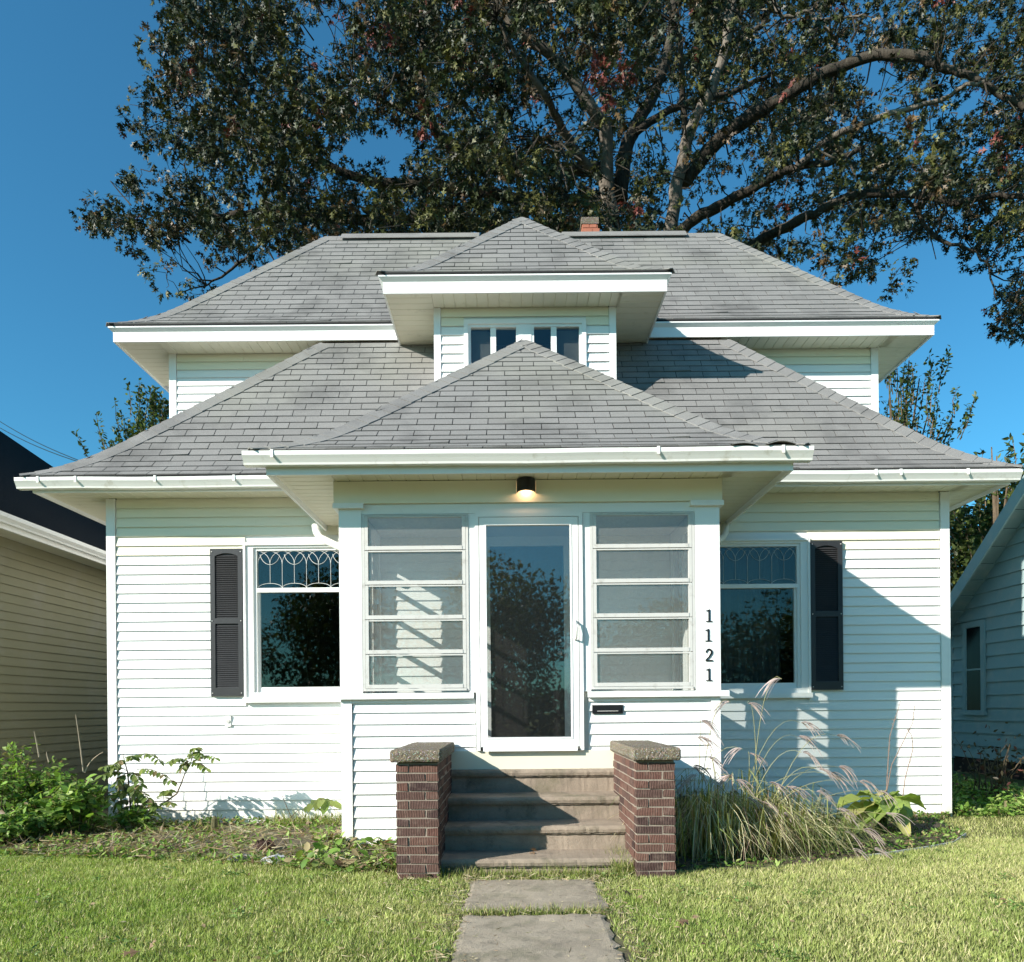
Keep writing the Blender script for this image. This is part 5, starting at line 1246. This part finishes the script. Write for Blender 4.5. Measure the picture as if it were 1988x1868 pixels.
for i in range(16):
    c = Vector((-5.15+rng.normal(0, .12), 7.05+rng.normal(0, .04), 0.42+rng.normal(0, .06)))
    for k in range(5):
        a = k*1.257; fl.add([c, c+Vector((0.022*math.cos(a), -0.006, 0.022*math.sin(a))), c+Vector((0.022*math.cos(a+.7), -0.006, 0.022*math.sin(a+.7)))], [(0, 1, 2)])
fl.build('white_blossom', M['trim'], None, label='little white blossoms on the front left weed bush', cat='flowers', kind='stuff')
dead = MB()
for a, b, c in ((P(162, 1500, 8.0), P(155, 1440, 8.0), P(147, 1388, 8.0)), (P(76, 1470, 7.9), P(71, 1440, 7.9), P(66, 1420, 7.9)), (P(165, 1500, 8.05), P(172, 1475, 8.05), P(200, 1460, 8.05)), (P(95, 1480, 7.9), P(91, 1470, 7.9), P(90, 1460, 7.9))): poly_tube(dead, curve(a, b, c), 0.007, 0.003)
dead.build('dead_stalk', M['grass_c'] if False else simple('dry_stalk', (0.38, 0.31, 0.22), 0.8, 0.2, 10), None, label='tall dry weed stalks standing above the left bushes', cat='stalk', kind='stuff')

# saplings with compound leaves
def frond(pts, W, parts, st, pairs=9, leafL=0.075, pal=None):
    cv = curve(*pts, n=12); poly_tube(st, cv, 0.0035, 0.0015, 4); pos, d = [], []
    for k in range(pairs):
        f = 0.12+0.88*(k+0.5)/pairs; i = min(11, int(f*12)); c = cv[i]+(cv[i+1]-cv[i])*(f*12-i); tg = (cv[i+1]-cv[i]).normalized(); sd = tg.cross(Vector((0, 0, 1)))
        sd = sd.normalized() if sd.length > 0.05 else Vector((1, 0, 0)); s_ = math.sin(math.pi*min(1, 0.25+f*0.7))
        for g_ in (-1, 1): pos.append(c); d.append(sd*g_+tg*0.5+Vector((0, 0, -0.55+rng.normal(0, .2))))
    pos.append(cv[-1]); d.append(cv[-1]-cv[-2]); pos = np.array([tuple(v) for v in pos]); d = np.array([tuple(v) for v in d]); n_ = len(pos)
    L = leafL*rng.uniform(.75, 1.15, n_); nr = rng.normal(0, .25, (n_, 3))+np.array([0, -0.35, 1]); parts.append(scatter(OVAL, pos, d, nr, L, L*0.75, colours(n_, [(0.13, 0.19, 0.045), (0.19, 0.23, 0.06), (0.22, 0.17, 0.08)], [4, 3, .6], .15)))
def zz(a, b, Y=8.15, dy=0): return P((200+a/3.3133)/1.2334, (1750+b/3.3133)/1.2334, Y+dy)
sp = empty('sapling', tuple(zz(520, 660))[:2]+(0,), 'sapling with a bent brown stem and a crown of toothed leaflets, against the white wall', 'sapling', 'saplings by the left corner')
st = MB(); st.tube([zz(500, 800), zz(520, 660), zz(620, 590), zz(740, 500), zz(775, 420), zz(800, 350), zz(850, 265)], [.010, .010, .009, .008, .007, .006, .005], 7); st.build('stem', M['twig'], sp, True)
st.v, st.f, st.t = [], [], []; pp = []
for a, b, c in (((850,260),(960,160),(1045,215)), ((850,255),(900,240),(975,300)), ((850,255),(870,120),(935,190)), ((850,255),(770,190),(690,240)), ((850,260),(800,240),(780,295)), ((850,255),(900,110),(885,140)), ((640,560),(620,470),(680,470)), ((600,600),(680,540),(700,580)), ((560,620),(560,540),(480,560))): frond([zz(*a), zz(*b, dy=-.05), zz(*c, dy=-0.12)], 1, pp, st, 8, 0.085)
st.build('leaf_stalks', M['twig'], sp, kind='stuff'); V, F, C = joinp(pp); fast('leaflets', V, F, M['leaf'], sp, C, kind='stuff')
sp = empty('sapling', tuple(zz(370, 560))[:2]+(0,), 'straight sapling with arching feathery leaves in front of the white corner board', 'sapling', 'saplings by the left corner')
st = MB(); st.tube([zz(380, 820), zz(370, 560), zz(350, 330), zz(312, 190)], [.010, .009, .007, .003], 7); st.build('stem', M['twig'], sp, True)
st = MB(); pp = []
for a, b, c in (((345,320),(240,240),(160,285)), ((345,340),(230,300),(150,350)), ((340,250),(500,120),(600,235)), ((420,310),(560,270),(700,405)), ((345,340),(270,360),(265,430)), ((345,330),(430,320),(450,430)), ((350,250),(420,180),(380,200)), ((360,480),(450,440),(510,540)), ((365,500),(260,470),(215,520)), ((365,540),(480,520),(590,600)), ((365,560),(300,520),(260,600)), ((370,600),(450,560),(560,650)), ((330,240),(280,210),(240,290)), ((365,430),(300,400),(300,500)), ((370,450),(420,400),(400,500)), ((370,600),(300,590),(280,680)), ((372,620),(450,620),(470,720))): frond([zz(*a), zz(*b, dy=-.06), zz(*c, dy=-0.15)], 1, pp, st, 9, 0.09)
st.build('leaf_stalks', M['twig'], sp, kind='stuff'); V, F, C = joinp(pp); fast('leaflets', V, F, M['leaf'], sp, C, kind='stuff')
sp = empty('seedling', tuple(zz(1740, 850, 8.3))[:2]+(0,), 'bare twigs with one drooping leaf spray beside the porch corner', 'sapling')
st = MB()
for l in ([(1650,880),(1660,760),(1645,680),(1575,515)], [(1645,690),(1670,660),(1700,630)], [(1720,860),(1715,740),(1705,640)], [(1745,850),(1755,720),(1760,640)], [(1660,880),(1662,780),(1670,680)], [(1700,900),(1740,780)], [(1030,900),(1040,690)]):
    st.tube([zz(a, b, 8.35) for a, b in l], [.007-.004*i/(len(l)-1) for i in range(len(l))], 5)
st.build('twigs', M['twig'], sp, kind='stuff'); st = MB(); pp = []
frond([zz(1760, 640, 8.35), zz(1840, 500, 8.3), zz(1950, 560, 8.2)], 1, pp, st, 6, 0.19); V, F, C = joinp(pp); fast('leaflets', V, F, M['leaf'], sp, C, kind='stuff')
# old stake, clods, flat stones
a = zz(1035, 930, 8.0); b = zz(1040, 700, 8.0)
MB().tube([a, (a+b)/2, b, b+Vector((0, 0, .03))], [.040, .038, .030, .01], 8).build('stump', simple('mossy_wood', (0.10, 0.09, 0.04), .95, .4, 30, bstr=1, bscale=50), None, label='thin mossy stump standing in the left bed before the wall', cat='stump')
def lump(name, c, rx, ry, rz, mat, label, cat, seed, group=None):
    r = np.random.default_rng(seed); mb = MB(); n, m = 16, 8; vs = []
    for j in range(m+1):
        for i in range(n):
            ph = math.pi*0.5*j/m; a = 2*math.pi*i/n; k = 1+r.normal(0, .07); vs.append((c[0]+rx*k*math.cos(a)*math.cos(ph)**0.6, c[1]+ry*k*math.sin(a)*math.cos(ph)**0.6, c[2]+rz*math.sin(ph)*(1+r.normal(0, .12))))
    mb.add(vs, [(j*n+i, j*n+(i+1) % n, (j+1)*n+(i+1) % n, (j+1)*n+i) for j in range(m) for i in range(n)]+[tuple(m*n+i for i in range(n))]); return mb.build(name, mat, None, label=label, cat=cat, group=group)
gp_ = lambda px, py: P(px, py, CAM_Z*1500/(py-1375))
c = gp_(469, 1668); lump('flat_stone', (c.x, c.y, 0.02), .125, .09, .03, simple('grey_stone', (0.22, 0.21, 0.21), .85, .25, 14, bstr=.8, bscale=20), 'darker grey flat stone lying at the edge of the left bed', 'stone', 1, 'flat stones by the left bed')
c = gp_(534, 1673); lump('flat_stone', (c.x, c.y, 0.015), .12, .085, .05, M['stone'], 'pale bluish flat stone lying at the edge of the left bed', 'stone', 2, 'flat stones by the left bed')
c = gp_(513, 1652); lump('soil_clod', (c.x, c.y, 0.02), .10, .08, .09, M['clod'], 'dark brown root clod above the flat stones', 'clod', 3, 'clods in the left bed')
c = gp_(622, 1640); lump('soil_clod', (c.x, c.y, 0.02), .10, .08, .06, M['clod'], 'dark brown clod beside the porch corner', 'clod', 4, 'clods in the left bed')

# hosta
ho = empty('hosta', (3.68, 7.75, 0), 'hosta with large yellow-green leaves near the right corner of the house', 'plant')
def big_leaf(base, tip, width, droop, lst, col):
    base, tip = Vector(base), Vector(tip); n = 8; mid = (base+tip)/2+Vector((0, 0, droop)); cv = curve(base, mid, tip, n); mb = lst; vs = []
    for i, c in enumerate(cv):
        f = i/n; w = width*math.sin(math.pi*min(1, f**0.75*0.98+0.02))**0.8; tg = (cv[min(n, i+1)]-cv[max(0, i-1)]).normalized(); sd = tg.cross(Vector((0, 0, 1))); sd = sd.normalized() if sd.length > .05 else Vector((1, 0, 0)); up = sd.cross(tg)
        wv = 0.012*math.sin(i*2.1)
        vs += [c-sd*w/2+up*(w*.16+wv), c-sd*w/4+up*w*.03, c-up*w*0.05, c+sd*w/4+up*w*.03, c+sd*w/2+up*(w*.16-wv)]
    F = []
    for i in range(n):
        for j in range(4): a = i*5+j; F += [(a, a+1, a+6), (a, a+6, a+5)]
    V = np.array([tuple(v) for v in vs]); return V, np.array(F), np.tile(np.array(col)*(1+rng.normal(0, .1)), (len(V), 1))
stl = MB(); HC = Vector((3.70, 7.75, 0.02))
hl = [((1055-0,0),)]
tips = [(1625,1570,7.35), (1655,1552,7.9), (1690,1548,8.0), (1730,1550,8.1), (1798,1572,7.8), (1770,1590,7.5), (1640,1600,7.2), (1735,1590,7.2), (1758,1612,7.3), (1700,1600,7.2), (1670,1588,7.5), (1785,1560,8.0), (1720,1570,7.6), (1626,1650,7.0), (1765,1630,7.2), (1660,1620,7.2), (1705,1560,7.4)]
for i, (tx_, ty_, tY) in enumerate(tips):
    tip = P(tx_, ty_, tY); dr = (tip-HC); up_ = HC+dr*0.30+Vector((0, 0, 0.24)); c = [(0.36, 0.42, 0.10), (0.24, 0.32, 0.08), (0.48, 0.46, 0.16), (0.28, 0.38, 0.09)][i % 4]
    stl.tube(curve(HC+Vector(rng.normal(0, .03, 3)), HC+dr*0.2+Vector((0, 0, 0.22)), up_, 5), [.009]*6, 5)
    V, F, C = big_leaf(up_, tip, 0.22+0.04*math.sin(i*3), 0.07, None, c); fast('leaf', V, F, M['leaf'], ho, C, smooth=True)
stl.build('stalks', simple('hosta_stalk', (0.16, 0.2, 0.07), .6, .15, 10), ho, kind='stuff')
# twiggy stems by the hosta
z6 = lambda a, b, Y=7.9: P((1600+a/1.8685)/1.2334, (1200+b/1.8685)/1.2334, Y)
for i, (l, lb) in enumerate((([(960,1400),(985,1260),(1000,1180),(1060,1060),(1095,990),(1103,915)], 'longer bare reddish twig leaning right behind the hosta'), ([(1040,1400),(1060,1240),(1095,1110),(1090,1050),(1070,1020)], 'bare twig bowing inward behind the hosta'), ([(975,1330),(985,1150),(992,1050),(1040,895)], 'thin bare twig left of the other two behind the hosta'))):
    t = MB(); pts = [z6(a, b) for a, b in l]; t.tube(pts, [.0055-.003*k/(len(pts)-1) for k in range(len(pts))], 5)
    for k in range(26):
        f = rng.random()*(len(pts)-1.01); j = int(f); c = pts[j]+(pts[j+1]-pts[j])*(f-j); t.tube([c, c+Vector((rng.normal(0, .012), rng.normal(0, .01), .02))], [.003, .001], 3)
    t.build('bare_twig', simple('bud_twig%d' % i, (0.24, 0.16, 0.12), .8, .2, 20), None, label=lb, cat='twig', group='bare twigs behind the hosta')

# ornamental grass
og = empty('ornamental_grass', (1.95, 6.6, 0), 'big clump of arching ornamental grass with pinkish plumes, beside the right pier', 'grass clump')
def ribbons(n, root, spread, hgt, reach, w, dirx, pal, wts, seg=9, hang=1.0):
    Vs, Fs, Cs = [], [], []; cols = colours(n, pal, wts, .2); t = np.linspace(0, 1, seg+1)
    for i in range(n):
        a = rng.uniform(0, 2*math.pi); bx, by = root[0]+rng.normal(0, spread[0]), root[1]+rng.normal(0, spread[1]); by = max(by, float(bedR(bx))+0.06)
        h = hgt*rng.uniform(0.55, 1.15); rc = reach*rng.uniform(0.35, 1.2); dx, dy = math.cos(a)*1.0+dirx, -abs(math.sin(a))*0.65 if rng.random() < .75 else abs(math.sin(a))*.5
        dn = math.hypot(dx, dy); dx, dy = dx/dn, dy/dn; pk = rng.uniform(.42, .62); hg = hang*rng.uniform(.4, 1.1)
        zc = h*(1-((t-pk)/pk)**2)*(t <= pk)+(t > pk)*(h-h*hg*((t-pk)/(1-pk))**1.7); zc = np.maximum(zc, 0.015); u = rc*(t**1.25)
        jx = rng.normal(0, .02); X = bx+dx*u+jx*np.sin(t*5); Y = by+dy*u; c = np.stack([X, Y, zc], 1); tw = rng.uniform(-.6, .6); sd = np.array([-dy*math.cos(tw), dx*math.cos(tw), math.sin(tw)]) if rng.random() < .5 else np.array([1*math.cos(tw), 0.2, math.sin(tw)*.5])
        ww = (w*rng.uniform(.6, 1.3)*(1-t**3*0.9))[:, None]*0.5; V = np.concatenate([c-sd*ww, c+sd*ww]); k = seg+1
        F = [(j, j+1, k+j+1) for j in range(seg)]+[(j, k+j+1, k+j) for j in range(seg)]
        col = np.tile(cols[i], (2*k, 1)); band = 1+0.35*np.sin(np.tile(t, 2)*40+i)[:, None]*(rng.random() < .5); col = np.clip(col*band, .01, 1)
        Vs.append(V); Fs.append(np.array(F)+2*k*i); Cs.append(col)
    return np.concatenate(Vs), np.concatenate(Fs), np.concatenate(Cs)
GS = [(0.16, 0.21, 0.06), (0.33, 0.35, 0.13), (0.60, 0.55, 0.33), (0.38, 0.26, 0.20)]
parts = [ribbons(560, (1.66, 6.62), (0.13, 0.10), 0.50, 0.66, .010, 0.05, GS, [2, 3, 7, 3], hang=1.0), ribbons(420, (2.1, 6.75), (0.2, 0.12), 0.50, 0.75, .009, 0.55, GS, [2, 4, 5, 2], hang=1.0), ribbons(160, (2.55, 6.95), (0.2, 0.1), 0.34, 0.6, .008, 0.6, GS, [4, 3, 2, 2], hang=1.0), ribbons(110, (1.75, 6.7), (0.2, 0.12), 0.66, 0.5, .008, 0.1, GS, [4, 3, 2, 1], hang=.6), ribbons(120, (1.8, 6.6), (0.3, 0.15), 0.4, 0.3, .008, 0.1, [(0.10,0.07,0.04),(0.3,0.22,0.15)], [1, 1], hang=.8)]
V, F, C = joinp(parts); fast('blades', V, F, M['grass'], og, C, kind='stuff')
M['plume'] = simple('grass_plume', (0.44, 0.35, 0.32), .7, .25, 30); M['culm'] = simple('grass_culm', (0.32, 0.30, 0.14), .6, .2, 20)
pl_l = [((1720+0)/1,0)]
spots_ = [(475,797,-1), (385,905,1), (610,1055,1), (780,1050,1), (300,1110,-1), (390,1130,1), (630,1125,1), (790,1190,1), (620,990,1), (250,900,-1), (175,985,1), (160,1060,1), (750,1220,1), (780,1380,1), (560,1280,1), (880,1255,1), (970,1300,1), (700,1200,1), (480,1260,1), (330,1250,1), (260,1230,-1), (210,1150,1), (620,1380,1), (540,1400,1), (690,1300,1), (820,1480,1), (900,1470,1), (950,1560,1), (850,1560,1), (100,1230,-1), (70,1250,-1), (140,1190,1), (380,1330,1), (450,1350,1), (1000,1400,1), (1030,1570,1)]
plm = MB(); cul = MB()
for i, (a, b, sg) in enumerate(spots_):
    Yp = rng.uniform(6.1, 6.9); tip = z6(a, b, Yp); root = Vector((1.7+0.35*rng.normal()*.6+(tip.x-1.9)*0.35, 6.6, 0)); kn = Vector((root.x+(tip.x-root.x)*0.45, (root.y+tip.y)/2, max(tip.z, .2)*1.12+0.04))
    cul.tube(curve(root, kn, tip+Vector((-0.06*sg, 0, -0.0)), 9), [.0035-.002*k/9 for k in range(10)], 4)
    o = tip+Vector((-0.06*sg, 0, 0))
    for k in range(rng.integers(6, 11)):
        ln = rng.uniform(.12, .24); dd = Vector((sg*rng.uniform(.5, 1.0), rng.normal(0, .25), rng.uniform(-.1, .35))); e1 = o+dd*ln*0.55; e2 = e1+Vector((sg*ln*.40, dd.y*ln*.3, -ln*rng.uniform(.45, .9)))
        plm.tube(curve(o+dd*0.02, e1, e2, 6), [.0015, .0032, .0038, .0038, .0034, .0028, .0012], 3)
cul.build('culms', M['culm'], og, kind='stuff'); plm.build('plumes', M['plume'], og, kind='stuff')

# fallen leaves on lawn and steps
for i, (px, py) in enumerate(((23, 2110/1.0), )): pass
FL = [((690, 2125), 'curled brown leaf on the lawn right of the path'), ((1210, 2120), '')]
fpos = [(0.78, 5.05, 'tan fallen leaf on the lawn just right of the path'), (1.02, 4.45, 'dark curled leaf on the lawn right of the path, nearer the camera'), (2.9, 3.9, 'brown fallen leaf low in the right lawn'), (-3.35, 4.85, 'brown fallen leaf on the far left lawn'), (-1.9, 3.95, 'dull fallen leaf on the left lawn near the bottom edge'), (0.16, 6.15, 'russet oak leaf lying on the lowest step')]
for i, (x, y, lb) in enumerate(fpos):
    z = 0.045 if i < 5 else 0.125
    V, F, C = scatter(OAK, np.array([(x, y, z), (x+.03, y-.01, z)]), rng.normal(0, 1, (2, 3))*np.array([1, 1, .15]), np.array([(0.2, -.5, 1), (-.3, -.4, 1)]), np.array([.11, .08]), np.array([.10, .07]), np.array([(0.24, 0.15, 0.09), (0.3, 0.2, 0.13)]))
    fast('fallen_leaf', V, F, M['leaf'], None, C, label=lb, cat='leaf', group='fallen leaves')
n_ = 420; X = rng.uniform(-5, 5, n_); Y = np.sqrt(rng.uniform(3.6**2, 6.8**2, n_)); k = ~((X > -.36) & (X < .64)) & (Y < bedL(X)) & ((Y < bedR(X)) | (X < .9)); X, Y = X[k], Y[k]; n_ = len(X)
V, F, C = scatter(OVAL, np.stack([X, Y, rng.uniform(.02, .045, n_)], 1), rng.normal(0, 1, (n_, 3))*np.array([1, 1, .2]), rng.normal(0, .4, (n_, 3))+np.array([0, 0, 1]), rng.uniform(.015, .05, n_), rng.uniform(.012, .035, n_), colours(n_, [(.30, .22, .13), (.16, .10, .06), (.42, .34, .22)], [3, 3, 1]))
fast('lawn_litter', V, F, M['leaf'], None, C, kind='stuff', label='small dry leaf scraps scattered over the mown lawn', cat='litter')
n_ = 2600; cxs = rng.uniform(-4.6, 4.8, 90); cys = np.sqrt(rng.uniform(3.7**2, 7**2, 90)); ii = rng.integers(0, 90, n_); X = cxs[ii]+rng.normal(0, .05, n_); Y = cys[ii]+rng.normal(0, .05, n_); k = ~((X > -.36) & (X < .64)) & (Y < bedL(X)) & ((Y < bedR(X)) | (X < .9)); X, Y = X[k], Y[k]; n_ = len(X)
V, F, C = scatter(OVAL, np.stack([X, Y, rng.uniform(.015, .045, n_)], 1), rng.normal(0, 1, (n_, 3))*np.array([1, 1, .3]), rng.normal(0, .4, (n_, 3))+np.array([0, 0, 1]), rng.uniform(.02, .04, n_), rng.uniform(.015, .03, n_), colours(n_, [(.13, .22, .05), (.2, .28, .08)], [3, 2]))
fast('lawn_weeds', V, F, M['leaf'], None, C, kind='stuff', label='clover and broad leaved weeds growing in patches in the lawn', cat='weeds')
X = rng.uniform(-.36, .64, 260); Y = rng.uniform(3.6, 5.5, 260); X = X+0.25*np.sign(X-.14)*rng.random(260)*(np.abs(X-.14) < .35); strands('path_litter', 'dry grass bits lying on the concrete path slabs', 'straw', X, Y, np.full(260, .026), rng.uniform(.01, .05, 260), .004, [(.42, .36, .24), (.2, .14, .09)], [2, 2], flat=.03)
# dark dead shrub before the cottage
ds = MB(); b0 = P(1925, 1545, 9.6)
for i in range(26):
    a = b0+Vector((rng.normal(0, .12), rng.normal(0, .1), 0)); e = a+Vector((rng.normal(0, .3), rng.normal(0, .2), rng.uniform(.25, .75))); poly_tube(ds, curve(a, (a+e)/2+Vector((0, 0, .15)), e, 4), .008, .003, 4)
t = empty('dead_shrub', (b0.x, 9.6, 0), 'dark withered shrub with reddish leaves before the cottage wall', 'shrub'); ds.build('branches', M['twig'], t, kind='stuff')
n_ = 260; V, F, C = scatter(SIMPLE, np.array(b0)+rng.normal(0, 1, (n_, 3))*np.array([.25, .15, .2])+np.array([0, 0, .35]), rng.normal(0, 1, (n_, 3)), rng.normal(0, 1, (n_, 3)), np.full(n_, .07), np.full(n_, .06), colours(n_, [(0.05, 0.04, 0.02), (0.12, 0.04, 0.03)], [3, 1])); fast('foliage', V, F, M['leaf'], t, C, kind='stuff')
